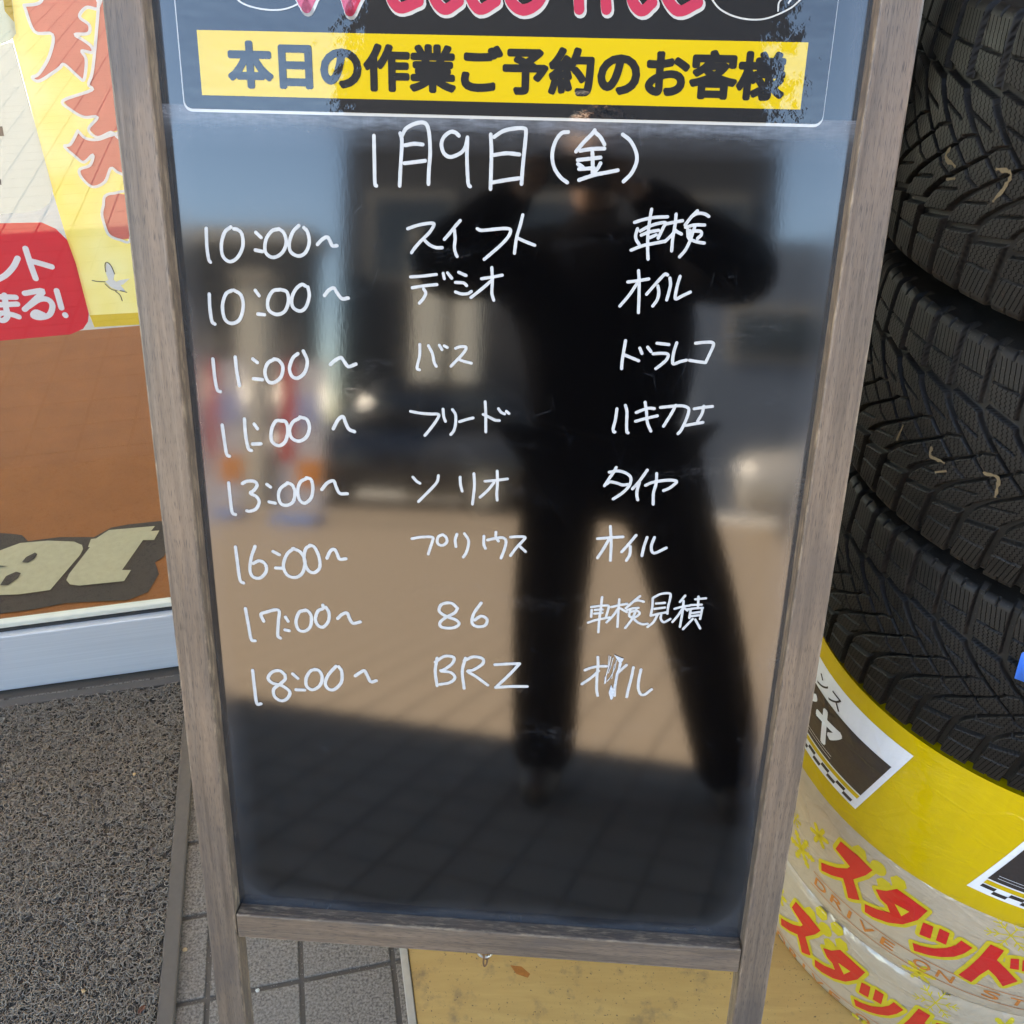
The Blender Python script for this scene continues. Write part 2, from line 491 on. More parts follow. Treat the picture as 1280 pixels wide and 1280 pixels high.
# ------------------------------------------------------------------ handwriting
# matrix taking stroke plane (x, y=up the board, z=out) to the board frame
def board_plane(out):
    return Matrix(((1, 0, 0, 0), (0, 0, -1, REC - out), (0, 1, 0, 0), (0, 0, 0, 1)))
HAND = [
 ('handwritten date', 5.0, (430, 140, 3.2), [
  [(120,95),(122,200),(124,285),(130,295)], [(225,85),(232,120),(226,230),(223,295)],
  [(232,95),(250,65),(290,45),(325,45),(340,80),(345,160),(340,230),(338,288)], [(245,133),(280,127),(315,130)], [(242,205),(285,200),(325,195)],
  [(460,95),(445,82),(425,80),(400,100),(390,130),(400,165),(425,180),(460,168),(480,150),(490,125),(494,102)],
  [(494,102),(492,180),(495,260),(498,290),(505,298)], [(587,90),(590,160),(588,250),(586,308)],
  [(600,100),(640,75),(690,65),(722,66),(728,80),(724,130),(715,220),(710,288)], [(600,172),(650,165),(702,170)], [(592,282),(650,272),(700,265)],
  [(897,80),(870,85),(845,120),(833,170),(840,220),(865,260),(893,282)],
  [(928,158),(960,120),(990,90),(1003,73)], [(1003,80),(1025,100),(1042,130)], [(945,155),(990,148),(1042,146)], [(993,150),(995,200),(994,243)],
  [(935,192),(980,187),(1026,182)], [(936,208),(955,220)], [(1026,205),(1015,225),(1000,242)], [(940,228),(975,226),(1000,224)], [(940,272),(1000,252),(1050,242),(1095,233)],
  [(1115,90),(1145,115),(1168,160),(1170,200),(1150,245),(1118,278)]]),
 ('first handwritten 10:00~ in the top line', 4.7, (230, 260, 4), [
  [(112,102),(115,190),(124,255),(133,270)], [(235,95),(205,120),(188,180),(195,240),(230,268),(270,245),(295,190),(290,130),(268,108),(250,104)],
  [(360,122),(386,147)], [(357,210),(392,217)], [(475,105),(440,115),(410,160),(408,220),(445,247),(490,225),(512,175),(500,125),(475,104)],
  [(575,88),(545,120),(527,175),(535,220),(575,240),(610,220),(627,170),(618,120),(600,98)], [(668,182),(690,158),(715,145),(728,160),(742,188),(765,188)]]),
 ('second handwritten 10:00~', 4.7, (230, 260, 4), [
  [(127,430),(130,500),(140,565),(155,580)], [(240,412),(210,430),(193,490),(205,555),(240,577),(280,555),(297,490),(285,435),(250,411)],
  [(357,412),(376,438)], [(370,530),(403,533)], [(480,408),(445,415),(420,460),(425,510),(465,532),(505,515),(523,465),(515,420),(485,408)],
  [(608,390),(590,382),(560,405),(540,450),(545,495),(580,515),(610,495),(627,440),(620,395)], [(703,437),(725,410),(750,400),(765,422),(790,453),(822,450)]]),
 ('first handwritten 11:00~', 4.7, (230, 260, 4), [
  [(145,755),(155,850),(167,908),(183,918)], [(257,745),(265,820),(278,888)], [(345,755),(367,772)], [(348,853),(393,858)],
  [(455,755),(420,775),(405,820),(420,865),(450,872),(485,845),(495,795),(475,762),(450,755)],
  [(570,728),(545,750),(528,800),(540,840),(570,850),(605,820),(617,765),(597,715)], [(733,782),(755,762),(785,748),(800,765),(822,792),(860,780)]]),
 ('second handwritten 11:00~', 4.7, (230, 260, 4), [
  [(192,1085),(205,1180),(215,1232),(228,1240)], [(303,1055),(308,1130),(322,1200),(338,1212)], [(352,1080),(368,1103)], [(343,1180),(385,1178)],
  [(495,1065),(460,1065),(438,1110),(440,1165),(475,1188),(508,1165),(520,1110),(510,1070),(490,1062)],
  [(575,1052),(545,1070),(528,1110),(540,1150),(575,1165),(612,1145),(628,1100),(615,1057),(580,1045)], [(747,1103),(770,1060),(795,1042),(808,1072),(825,1105),(853,1118)]]),
 ('handwritten 13:00~', 4.5, (270, 570, 3.877), [
  [(62,130),(70,210),(79,272),(95,283)], [(128,133),(150,122),(185,122),(200,140),(185,165),(167,180),(195,195),(210,222),(195,255),(165,267),(150,265)],
  [(247,137),(265,150)], [(258,222),(288,228)], [(350,130),(315,155),(303,190),(315,230),(345,238),(375,220),(383,175),(370,140),(345,130)],
  [(440,108),(410,125),(397,165),(405,210),(430,228),(460,205),(470,160),(462,115),(438,105)], [(513,162),(540,130),(570,120),(582,148),(600,180),(637,182)]]),
 ('handwritten 16:00~', 4.5, (270, 570, 3.877), [
  [(95,440),(105,520),(117,600),(135,615)], [(190,437),(172,490),(165,550),(180,585),(215,590),(243,560),(240,525),(212,507),(180,520)],
  [(277,462),(308,478)], [(290,542),(320,543)], [(378,447),(345,475),(327,530),(345,575),(385,588),(420,565),(432,510),(410,465),(372,448)],
  [(460,432),(435,450),(428,500),(445,550),(475,565),(503,540),(500,490),(478,442),(455,432)], [(538,495),(555,460),(575,452),(588,475),(600,499),(630,497)]]),
 ('handwritten 17:00~', 4.5, (270, 570, 3.877), [
  [(143,738),(158,820),(171,887),(190,895)], [(232,800),(218,768),(240,757),(303,746),(303,800),(300,868),(313,882)],
  [(337,780),(350,800)], [(335,842),(355,846)], [(435,748),(405,755),(388,800),(400,840),(430,848),(458,825),(462,775),(440,747),(412,752)],
  [(518,722),(520,738),(495,750),(482,790),(495,820),(520,828),(545,800),(548,760),(533,732)], [(590,787),(610,768),(635,760),(648,788),(665,810),(700,803)]]),
 ('handwritten 18:00~', 4.5, (270, 570, 3.877), [
  [(178,1038),(188,1130),(198,1198),(218,1200)], [(335,1060),(310,1040),(275,1045),(253,1075),(275,1100),(320,1112),(358,1142),(345,1175),(315,1185),(285,1165),(280,1130),(310,1105),(335,1082),(335,1062)],
  [(372,1055),(397,1077)], [(388,1132),(430,1133)], [(490,1035),(460,1040),(438,1075),(440,1115),(470,1132),(505,1110),(515,1070),(500,1040),(478,1033)],
  [(582,1018),(545,1060),(530,1100),(545,1128),(575,1130),(608,1095),(610,1045),(595,1020)], [(675,1065),(700,1048),(720,1040),(733,1062),(750,1093),(777,1088)]]),
 ('handwritten katakana word in the first 10:00 line', 4.3, (505, 260, 7.53), [
  [(35,195),(120,165),(200,148),(268,143),(282,160),(240,230),(150,320),(95,385),(72,420)], [(190,300),(240,345),(300,372),(360,373)],
  [(530,118),(480,175),(420,250),(380,295)], [(475,205),(482,290),(475,370),(488,430),(500,455)],
  [(690,195),(730,210),(850,200),(950,192),(1002,205),(985,265),(920,340),(830,420),(755,483)],
  [(1118,65),(1095,160),(1060,280),(1040,425)], [(1065,280),(1140,315),(1230,350)]]),
 ('handwritten katakana word in the second 10:00 line', 4.1, (505, 260, 7.53), [
  [(62,648),(180,640),(305,625)], [(78,750),(190,732),(310,720)], [(185,760),(205,800),(185,850),(145,895)],
  [(370,615),(380,665)], [(410,610),(450,660)], [(515,605),(585,635)], [(485,700),(560,705),(590,730)], [(485,790),(540,808),(600,805),(635,785)],
  [(730,665),(830,650),(925,632)], [(827,560),(832,680),(828,800),(845,868)], [(835,672),(740,755),(630,842)]]),
 ('handwritten katakana word in the first 11:00 line', 3.9, (505, 420, 9.143), [
  [(182,95),(180,220),(155,330),(152,372),(178,385)], [(280,110),(325,200),(345,300),(370,345)], [(405,105),(435,155)], [(460,112),(495,130)],
  [(590,140),(640,122),(705,125),(700,165),(640,240),(580,300),(538,345)], [(615,262),(690,290),(770,310)]]),
 ('handwritten katakana word in the second 11:00 line', 3.9, (505, 420, 9.143), [
  [(75,860),(180,880),(300,890),(395,895),(380,950),(310,1050),(240,1135)], [(447,835),(455,920),(475,975)], [(555,840),(590,900),(590,1000),(570,1080),(535,1125)],
  [(635,978),(710,955),(790,935)], [(928,750),(935,880),(935,1000),(935,1095)], [(905,895),(980,930),(1040,960),(1090,965)],
  [(1080,830),(1110,870),(1150,890)], [(1170,860),(1200,885)]]),
 ('handwritten katakana word in the 13:00 line', 3.9, (505, 585, 8), [
  [(90,90),(125,130),(160,152)], [(345,75),(330,140),(260,220),(145,335)], [(562,90),(565,160),(582,230)], [(700,55),(705,170),(695,280),(685,360)],
  [(810,132),(920,122),(1035,108)], [(932,30),(935,150),(928,250),(932,320)], [(900,145),(840,220),(760,292)]]),
 ('handwritten katakana word in the 16:00 line', 3.9, (505, 585, 8), [
  [(80,705),(170,690),(283,690),(285,730),(265,790),(243,860)], [(385,665),(345,685),(332,730),(350,765),(395,770),(430,735),(420,690),(388,665)],
  [(530,660),(512,720),(520,785)], [(605,655),(645,720),(640,790),(620,850),(593,890)], [(800,680),(798,760),(815,803)],
  [(835,720),(900,705),(985,695),(1020,730),(1005,810),(970,900)], [(920,640),(920,690),(945,730)],
  [(1065,690),(1130,685),(1208,690),(1190,725),(1120,800),(1065,875)], [(1145,770),(1215,835)]]),
 ('handwritten 86', 4.2, (490, 560, 3.048), [
  [(250,610),(225,590),(190,595),(180,620),(205,640),(245,655),(255,672),(230,685),(190,682),(183,665),(205,645),(238,628),(250,610)],
  [(340,590),(312,630),(305,665),(325,680),(355,675),(362,652),(340,640),(315,655)]]),
 ('handwritten BRZ', 4.2, (490, 560, 3.048), [
  [(172,800),(165,850),(172,905)], [(165,815),(200,793),(235,797),(230,820),(200,843),(185,849),(225,855),(240,875),(220,893),(182,900)],
  [(280,800),(268,850),(275,915)], [(275,810),(310,795),(345,802),(345,822),(310,845),(288,850),(320,870),(365,903)],
  [(392,825),(440,822)], [(440,822),(486,821)], [(486,821),(450,860),(395,912)], [(395,912),(450,908),(515,908)]]),
 ('handwritten kanji pair in the first 10:00 line', 4.3, (780, 255, 10.667), [
  [(140,245),(250,210),(400,180),(580,170)], [(368,70),(345,200),(320,400),(315,560),(320,735)], [(180,330),(155,420),(165,480),(200,535)],
  [(215,360),(330,300),(450,260),(553,250),(520,320),(455,455)], [(230,415),(330,375),(460,350)], [(340,450),(430,410)], [(95,615),(250,555),(400,525),(550,495)],
  [(545,500),(640,410),(690,350)], [(560,265),(680,240),(780,222)], [(695,135),(680,280),(650,450),(635,625)], [(690,360),(765,400)],
  [(980,90),(900,170),(815,280)], [(900,165),(980,125),(1070,130),(1130,165)], [(820,310),(940,280),(1075,280)], [(850,340),(860,450),(930,490),(1000,510),(1070,520)],
  [(940,360),(1020,365),(1030,410),(980,460)], [(945,300),(910,400),(880,490),(820,610),(740,705)], [(880,350),(880,440)]]),
 ('handwritten katakana oil in the second 10:00 line', 4.2, (765, 330, 9.143), [
  [(180,205),(300,190),(420,170)], [(303,75),(310,200),(308,380),(302,555)], [(290,215),(200,350),(90,480)], [(635,125),(605,115),(540,180),(460,270),(395,345)],
  [(525,250),(535,330),(515,410),(465,480)], [(662,160),(668,240),(645,340),(625,410)], [(778,140),(745,250),(722,375),(738,398),(800,365),(895,320)]]),
 ('handwritten katakana word at the right of the first 11:00 line', 4.2, (765, 330, 9.143), [
  [(155,875),(130,1020),(115,1120),(110,1195)], [(135,1035),(220,1070),(305,1105)], [(318,960),(342,1022)], [(408,950),(445,1000)],
  [(515,905),(580,912),(650,920)], [(470,1025),(560,1020),(638,1030),(625,1090),(560,1150),(500,1195)], [(740,900),(705,1010),(692,1120),(712,1140),(780,1115),(850,1098)],
  [(955,905),(1040,895),(1140,895),(1158,930),(1110,1040),(1070,1125)], [(885,1100),(980,1115),(1060,1125)]]),
 ('handwritten katakana word at the right of the second 11:00 line', 4.1, (755, 495, 9.143), [
  [(148,145),(130,270),(105,370),(112,408),(125,410)], [(245,105),(262,180),(258,320),(262,408),(275,420)], [(368,188),(450,155),(515,138),(575,142)],
  [(360,288),(460,260),(610,225)], [(470,70),(485,180),(495,300),(535,400)], [(645,130),(740,120),(880,110),(960,135),(965,190),(930,290),(880,390),(845,430)],
  [(820,105),(770,200),(680,345)], [(1030,145),(1130,130),(1240,118)], [(1140,115),(1120,200),(1070,285)], [(935,335),(1040,315),(1130,300)]]),
 ('handwritten katakana word for tyre', 4.1, (755, 495, 9.143), [
  [(140,815),(110,870),(60,940),(5,1025)], [(60,870),(160,855),(250,880),(305,930),(295,1010),(240,1080),(170,1135),(105,1175)], [(30,1005),(70,980),(150,995),(210,1015),(270,1010)],
  [(495,845),(450,910),(390,990),(325,1060)], [(405,985),(380,1070),(375,1130),(385,1185)], [(475,1020),(540,990),(640,970),(760,960),(830,975),(790,1020),(740,1055),(680,1080)],
  [(602,885),(595,1000),(565,1110),(562,1235)]]),
 ('handwritten katakana oil in the 16:00 line', 4.0, (490, 560, 3.048), [
  [(783,345),(830,341),(880,338)], [(832,298),(835,360),(832,428)], [(825,350),(805,385),(783,418)], [(930,332),(900,368),(875,395)], [(908,375),(906,405),(893,428)],
  [(972,340),(960,375),(952,410)], [(1000,340),(988,375),(998,400),(1045,380)]]),
 ('handwritten kanji group in the 17:00 line', 3.3, (725, 735, 7.53), [
  [(105,178),(180,168),(265,165),(265,200),(245,270)], [(208,85),(195,200),(180,310),(172,415)], [(110,205),(105,270)], [(140,205),(215,200)], [(135,240),(210,232)], [(75,325),(150,300),(280,275)],
  [(295,178),(370,160),(445,148)], [(370,105),(360,230),(352,365)], [(360,190),(310,260),(250,322)], [(380,190),(440,225)], [(565,75),(510,120),(430,190)], [(510,122),(550,115),(600,128)],
  [(445,205),(500,190),(550,185)], [(470,210),(465,265),(515,275),(560,240),(540,215),(480,220)], [(530,200),(490,290),(425,375)], [(490,270),(540,320),(590,340),(635,335)],
  [(685,95),(680,180),(665,260)], [(690,90),(760,55),(843,50),(850,90),(830,170),(822,240)], [(715,145),(800,138)], [(700,195),(800,182)], [(680,255),(750,238),(815,228)],
  [(730,250),(690,320),(635,365)], [(765,240),(760,290),(790,320),(850,290)], [(990,70),(940,130)], [(890,195),(960,175),(1030,165)], [(975,120),(965,220),(940,365)],
  [(960,200),(920,260),(870,318)], [(985,190),(1010,210)], [(1085,105),(1185,95)], [(1040,160),(1145,155)], [(1115,80),(1110,180)], [(1010,200),(1080,190),(1155,185)],
  [(1040,210),(1030,280)], [(1150,190),(1130,290)], [(1050,235),(1130,225)], [(1040,265),(1120,255)], [(1060,290),(970,385)], [(1085,295),(1130,378)]]),
 ('handwritten katakana oil in the 18:00 line', 3.8, (720, 810, 11.636), [
  [(130,320),(220,285),(330,265),(450,262)], [(318,130),(320,260),(305,400),(300,600),(315,690)], [(330,330),(220,430),(85,522)], [(735,245),(650,320),(600,370)],
  [(600,370),(580,480),(562,600),(562,690)], [(835,280),(800,450),(760,600),(738,710)], [(945,310),(915,450),(905,580),(940,670),(1000,675),(1060,630),(1100,600)]]),
]
def stroke_mesh(bm, org, pts, wpx, depth, out):
    ox, oy, sc = org
    px = smooth_pts(pts, 5)
    P = [Vector(onboard(ox + p.x / sc, oy + p.y / sc, depth)) for p in px]
    c = (P[0] + P[-1]) / 2
    wp = B_M @ Vector((P[0].x, depth, P[0].y))
    wd = 0.93 * wpx * (wp - CAM).dot(_fw) / F_PX
    ribbon(bm, P, wd, out, 0.0003, 0.10)
for name, wpx, org, strokes in HAND:
    bm = bmesh.new()
    for s in strokes:
        stroke_mesh(bm, org, s, wpx, REC, 0.0004)
    o = from_bm('handwriting', bm, M_INK, sign, True, board_plane(0.0))
    o['label'] = name
# half wiped stroke over the last line
M_SMEAR = plain('smeared_ink', (0.45, 0.47, 0.50), 0.5, var=0.5, scale=500)
bm = bmesh.new()
for s, wp in (([(505,120),(480,250),(430,430),(415,510)], 1.3), ([(540,135),(510,250),(470,360)], 0.9), ([(480,105),(470,240)], 0.8), ([(590,170),(560,300),(500,420),(450,480)], 1.0),
              ([(640,205),(620,300),(590,390),(545,640),(515,735)], 2.4), ([(560,230),(540,330),(520,440)], 0.8), ([(660,210),(640,280),(610,340)], 1.6), ([(430,420),(425,500)], 2.2)):
    stroke_mesh(bm, (720, 810, 11.636), s, wp, REC, 0.0009)
for pg in ([(555,90),(640,130),(695,150),(670,195),(620,200)], [(510,530),(475,640),(500,740),(540,720),(545,600)]):
    poly(bm, [onboard(720 + p[0] / 11.636, 810 + p[1] / 11.636, REC) for p in pg], 0.0010)
o = from_bm('wiped_ink_smear', bm, M_SMEAR, sign, False, board_plane(0.0))

# ------------------------------------------------------------------ header poster
def poster_mat(name, col, coat=1.0):
    m = N(name)
    wv = m.math('ADD', m.noise(m.coord('Object', (9, 1, 22)), 1.0, 3, 0.55), m.math('MULTIPLY', m.noise(m.coord('Object', (60, 1, 80)), 1.0, 4, 0.6), 0.10))
    nm = m.bump(wv, 0.26, 0.0045)
    m.set(col=tuple(col), rough=0.45, ior=1.5, spec=0.08, coat=coat, coat_rough=0.02, coat_ior=1.8, cn=nm, normal=nm)
    return m.m
M_PBLACK = poster_mat('laminated_black_print', (0.007, 0.007, 0.008))
M_PYEL = poster_mat('laminated_yellow_print', (0.60, 0.395, 0.003))
M_PRED = poster_mat('laminated_red_print', (0.46, 0.028, 0.065))
M_PWHITE = poster_mat('laminated_white_print', (0.50, 0.48, 0.44))
PO = 0.0012
pl = [onboard(*p, REC) for p in ((232, 136), (1027, 155), (1047, -20), (218, -20))]
xl, xr_, zb = -0.2985, 0.2955, (pl[0][1] + pl[1][1]) / 2
xl = pl[0][0]; xr_ = pl[1][0]
zt = zb + 0.30
def rrect(x0, x1, z0, z1, r, n=6):
    out = []
    for cx, cz, a0 in ((x1 - r, z0 + r, -90), (x1 - r, z1 - r, 0), (x0 + r, z1 - r, 90), (x0 + r, z0 + r, 180)):
        for k in range(n + 1):
            a = rad(a0 + 90 * k / n)
            out.append((cx + r * math.cos(a), cz + r * math.sin(a)))
    return out
def sheet(bm, pts, z, t=0.0008):
    f = poly(bm, pts, z)
    r = bmesh.ops.extrude_face_region(bm, geom=[f])
    # keep the top face, push the copy back
    vs = [g for g in r['geom'] if isinstance(g, bmesh.types.BMVert)]
    for v in vs: v.co.z = z + t
header = None
bm = bmesh.new(); sheet(bm, rrect(xl - 0.0012, xr_ + 0.0006, zb - 0.0026, zt + 0.003, 0.008), 0.0003, 0.0004)
header = from_bm('header_poster', bm, M_PWHITE, sign, False, board_plane(0))
header['label'] = 'laminated black poster with a yellow band, curling at its white edge'
bm = bmesh.new(); sheet(bm, rrect(xl, xr_, zb, zt, 0.007), 0.0007, 0.0005)
from_bm('black_print', bm, M_PBLACK, header, False, board_plane(0))
yb = [onboard(*p, REC) for p in ((247, 37), (1010, 54), (1000, 137), (253, 119))]
yx0, yx1 = (yb[0][0] + yb[3][0]) / 2, (yb[1][0] + yb[2][0]) / 2
yz1, yz0 = (yb[0][1] + yb[1][1]) / 2, (yb[2][1] + yb[3][1]) / 2
bm = bmesh.new(); poly(bm, [(yx0, yz0), (yx1, yz0), (yx1, yz1), (yx0, yz1)], 0.0016)
from_bm('yellow_band', bm, M_PYEL, header, False, board_plane(0))
# band lettering
bm = text_bm('本日の作業ご予約のお客様', 1.0, 0.0, 0.0)
xs = [v.co.x for v in bm.verts]; ys = [v.co.y for v in bm.verts]
tx0, tx1 = onboard(288, 90, REC)[0], onboard(979, 100, REC)[0]
tz0, tz1 = yz0 + (yz1 - yz0) * 0.15, yz0 + (yz1 - yz0) * 0.83
x0, x1, y0, y1 = min(xs), max(xs), min(ys), max(ys)
for v in bm.verts:
    v.co = ((v.co.x - x0) / (x1 - x0) * (tx1 - tx0) + tx0, (v.co.y - y0) / (y1 - y0) * (tz1 - tz0) + tz0, 0.0018)
bm = bold(bm, 0.0018, 16, 0.00002)
from_bm('lettering', bm, M_PBLACK, header, False, board_plane(0))
# script word cut by the top of the picture: brush strokes with pale edging
def pstroke(bm, pts, wpx, out, sub=6):
    px = smooth_pts(pts, sub)
    P = [Vector(onboard(p.x, p.y, REC)) for p in px]
    ribbon(bm, P, wpx * 0.00062, out, 0.0, 0.06, caps=True)
WEL = [[(352,-92),(362,-40),(376,-5),(384,10)], [(384,10),(402,-30),(418,-70)], [(418,-70),(424,-30),(432,-5),(438,14)], [(438,14),(458,-30),(480,-92)],
       [(490,-22),(512,-30),(522,-48),(506,-56),(490,-34),(488,-8),(500,10),(524,2)], [(540,-10),(560,-60),(562,-95),(548,-92),(540,-40),(542,-5),(556,12),(574,2)],
       [(622,-40),(606,-48),(592,-30),(588,-6),(600,12),(620,2)], [(655,-45),(638,-26),(638,0),(654,13),(674,2),(680,-24),(668,-44),(655,-45)],
       [(712,-44),(722,-20),(724,12)], [(724,-24),(742,-44),(754,-30),(758,12)], [(758,-24),(778,-44),(790,-30),(790,0),(802,14),(815,4)],
       [(828,-20),(850,-28),(862,-44),(846,-52),(832,-34),(832,-6),(848,14),(872,4)]]
bm = bmesh.new()
for s in WEL: pstroke(bm, [(x + 1.5, y + 2.5) for x, y in s], 18, 0.0019)
from_bm('script_edging', bm, M_PWHITE, header, False, board_plane(0))
bm = bmesh.new()
for s in WEL: pstroke(bm, s, 14.5, 0.0023)
from_bm('script_lettering', bm, M_PRED, header, False, board_plane(0))
bm = bmesh.new()
for s in ([(290,-8),(305,5),(330,12),(355,12),(375,4),(384,-8)], [(886,-6),(900,12),(925,23),(955,24),(985,12),(1000,0)], [(972,14),(974,2),(986,-6)], [(985,4),(992,-4),(1004,-6)]):
    pstroke(bm, s, 2.2, 0.0020)
from_bm('chalk_flourish', bm, M_PWHITE, header, False, board_plane(0))

# ------------------------------------------------------------------ ground, pavement, mats
def ground_mat(name, c0, c1, scale, rough=0.85):
    m = N(name); co = m.coord('World')
    a = m.noise(co, scale, 5, 0.6); b = m.noise(co, scale * 9, 3)
    m.set(col=m.mix(m.math('MULTIPLY', m.math('ADD', a, b), 0.5), c0, c1), rough=rough, normal=m.bump(b, 0.4, 0.001))
    return m.m
def tile_mat():
    m = N('speckled_stone_tile'); co = m.coord('World')
    rnd = m.n('ObjectInfo').outputs['Random']
    sp = m.noise(co, 250, 3, 0.6, 0.3); sp2 = m.noise(co, 150, 3, 0.6); big = m.noise(co, 5, 4)
    c = m.ramp(sp, [(0.38, (0.10, 0.072, 0.050)), (0.52, (0.245, 0.190, 0.138)), (0.66, (0.325, 0.258, 0.192))])
    c = m.mix(m.ramp(sp2, [(0.56, 0.0), (0.68, 0.6)]), c, (0.15, 0.12, 0.095))
    c = m.mix(m.ramp(big, [(0.4, 0.0), (0.75, 0.35)]), c, (0.22, 0.18, 0.145))
    c = m.mix(m.math('MULTIPLY', rnd, 0.14), c, (0.20, 0.17, 0.14))
    m.set(col=c, rough=0.8, normal=m.bump(sp, 0.35, 0.0008))
    return m.m
M_TILE = tile_mat()
M_JOINT = ground_mat('cement_joint', (0.105, 0.080, 0.058), (0.150, 0.116, 0.085), 40)
M_LOT = ground_mat('sunlit_concrete', (0.40, 0.39, 0.375), (0.50, 0.49, 0.47), 0.3)
def world_obj(name, bm, m, smooth=False, parent=None, label=None, cat=None, kind=None, group=None):
    o = from_bm(name, bm, m, None, smooth)
    if parent is not None: child_world(o, parent)
    return tag(o, label, cat, group, kind)
def oriented(a0, a1, b0, b1, z0, z1, org, bm=None, bevel=0.0, seg=2):
    """box in the shop-front frame: a along the front, b towards the shop"""
    bm2 = bmesh.new(); box(bm2, a0, a1, b0, b1, z0, z1, bevel, seg)
    for v in bm2.verts:
        p = org + E1 * v.co.x + E2 * v.co.y; v.co = (p.x, p.y, v.co.z)
    if bm is None: return bm2
    me = bpy.data.meshes.new('t'); bm2.to_mesh(me); bm2.free(); bm.from_mesh(me); bpy.data.meshes.remove(me)
    return bm
FP = G(0, 867)                      # foot of the door rail
def ab(p):                          # world -> shop-front coordinates
    d = Vector((p.x, p.y, 0)) - Vector((FP.x, FP.y, 0))
    return d.dot(E1), d.dot(E2)
def AB(a, b, z=0.0):
    p = FP + E1 * a + E2 * b
    return Vector((p.x, p.y, z))

bm = bmesh.new(); box(bm, -60, 60, -70, 30, -0.30, -0.014)
world_obj('ground', bm, M_LOT, kind='structure')
bm = oriented(-9, 11, -10.5, 0.02, -0.012, -0.0035, FP)
pav = world_obj('pavement', bm, M_JOINT, kind='structure')
P_T, J_T = 0.147, 0.0085
ga, gb = ab(G(377, 1225))           # a crossing of joints
tm = bmesh.new(); box(tm, -(P_T - J_T) / 2, (P_T - J_T) / 2, -(P_T - J_T) / 2, (P_T - J_T) / 2, -0.004, 0.0)
es = [e for e in tm.edges if e.verts[0].co.z > -0.001 and e.verts[1].co.z > -0.001]
bmesh.ops.bevel(tm, geom=es, offset=0.0012, segments=1, affect='EDGES')
tme = bpy.data.meshes.new('tile'); tm.to_mesh(tme); tm.free(); tme.materials.append(M_TILE)
# mats and boards that hide tiles
mr0, mr1 = ab(G(240, 960)), ab(G(222, 1280))
mat_b1 = ab(G(0, 880))[1]
mat_a1 = (mr0[0] + mr1[0]) / 2
mat_b0 = -0.84
mat_a0 = mat_a1 - 0.76
pw0 = ab(G(511, 1187))
ply_a0 = (pw0[0] + ab(G(521, 1278))[0]) / 2
cells = []
for i in range(-62, 75):
    for j in range(-72, 12):
        a = ga + (i + 0.5) * P_T; b = gb + (j + 0.5) * P_T
        if b > 0.0 - P_T * 0.5: continue
        if a < -8.9 or a > 10.9: continue
        hid = (mat_a0 + 0.08 < a < mat_a1 - 0.08 and mat_b0 + .08 < b < mat_b1 - 0.0) or (ply_a0 + 0.12 < a < ply_a0 + 1.4 and -1.0 < b)
        cells.append((hid, a, b))
vis = [c for c in cells if not c[0]]
ctr = ab(Vector((-0.40, 0.80, 0)))
vis.sort(key=lambda c: (c[1] - ctr[0])**2 + 1.0 * (c[2] - ctr[1])**2)
for k, (_, a, b) in enumerate(vis[:296]):
    o = bpy.data.objects.new('tile', tme)
    p = AB(a, b, random.uniform(-0.0005, 0.0003)); o.location = p
    o.rotation_euler = (0, 0, DOOR_YAW + random.choice((0, math.pi / 2, math.pi)) + random.uniform(-0.003, 0.003))
    COL.objects.link(o)
    child_world(o, pav)
hh = (P_T - J_T) / 2
rest = vis[296:] + [c for c in cells if c[0]]
V, Fc = [], []
for (_, a, b) in rest:
    n = len(V)
    for z, q in ((-0.004, hh), (0.0, hh - 0.0005)):
        for sa, sb in ((-1, -1), (1, -1), (1, 1), (-1, 1)):
            p = AB(a + sa * q, b + sb * q); V.append((p.x, p.y, z))
    Fc.append((n + 4, n + 5, n + 6, n + 7))
    for k in range(4):
        Fc.append((n + k, n + (k + 1) % 4, n + 4 + (k + 1) % 4, n + 4 + k))
me = bpy.data.meshes.new('paving_tiles'); me.from_pydata(V, [], Fc); me.materials.append(M_TILE)
o = link(bpy.data.objects.new('paving_tiles', me)); child_world(o, pav); o['kind'] = 'stuff'

# coil door mat
def coil_mat_material():
    m = N('grey_brown_coil_vinyl'); co = m.coord('World')
    a = m.noise(co, 18, 4); b = m.noise(co, 260, 2)
    m.set(col=m.mix(m.math('MULTIPLY', m.math('ADD', a, b), 0.5), (0.22, 0.165, 0.116), (0.43, 0.33, 0.238)), rough=0.5)
    return m.m
M_COIL = coil_mat_material()
M_MATBASE = plain('mat_backing', (0.10, 0.078, 0.058), 0.9)
M_MATEDGE = plain('mat_rubber_edge', (0.130, 0.098, 0.072), 0.6, var=0.15, scale=120, bump=0.3)
mc = AB((mat_a0 + mat_a1) / 2, (mat_b0 + mat_b1) / 2)
dmat = thing('coil_door_mat', 'grey brown coil door mat with a flat rubber border in front of the glass door', 'door mat', loc=mc)
EW = 0.027
world_obj('backing', oriented(mat_a0 + 0.003, mat_a1 - 0.003, mat_b0 + 0.003, mat_b1 - 0.003, 0.0008, 0.0035, FP), M_MATBASE, parent=dmat)
for a0, a1, b0, b1 in ((mat_a1 - EW, mat_a1, mat_b0, mat_b1), (mat_a0, mat_a0 + EW, mat_b0, mat_b1), (mat_a0 + EW, mat_a1 - EW, mat_b1 - EW * 0.8, mat_b1), (mat_a0 + EW, mat_a1 - EW, mat_b0, mat_b0 + EW)):
    world_obj('border_strip', oriented(a0, a1, b0, b1, 0.0006, 0.0105, FP, bevel=0.003, seg=2), M_MATEDGE, parent=dmat, smooth=False)
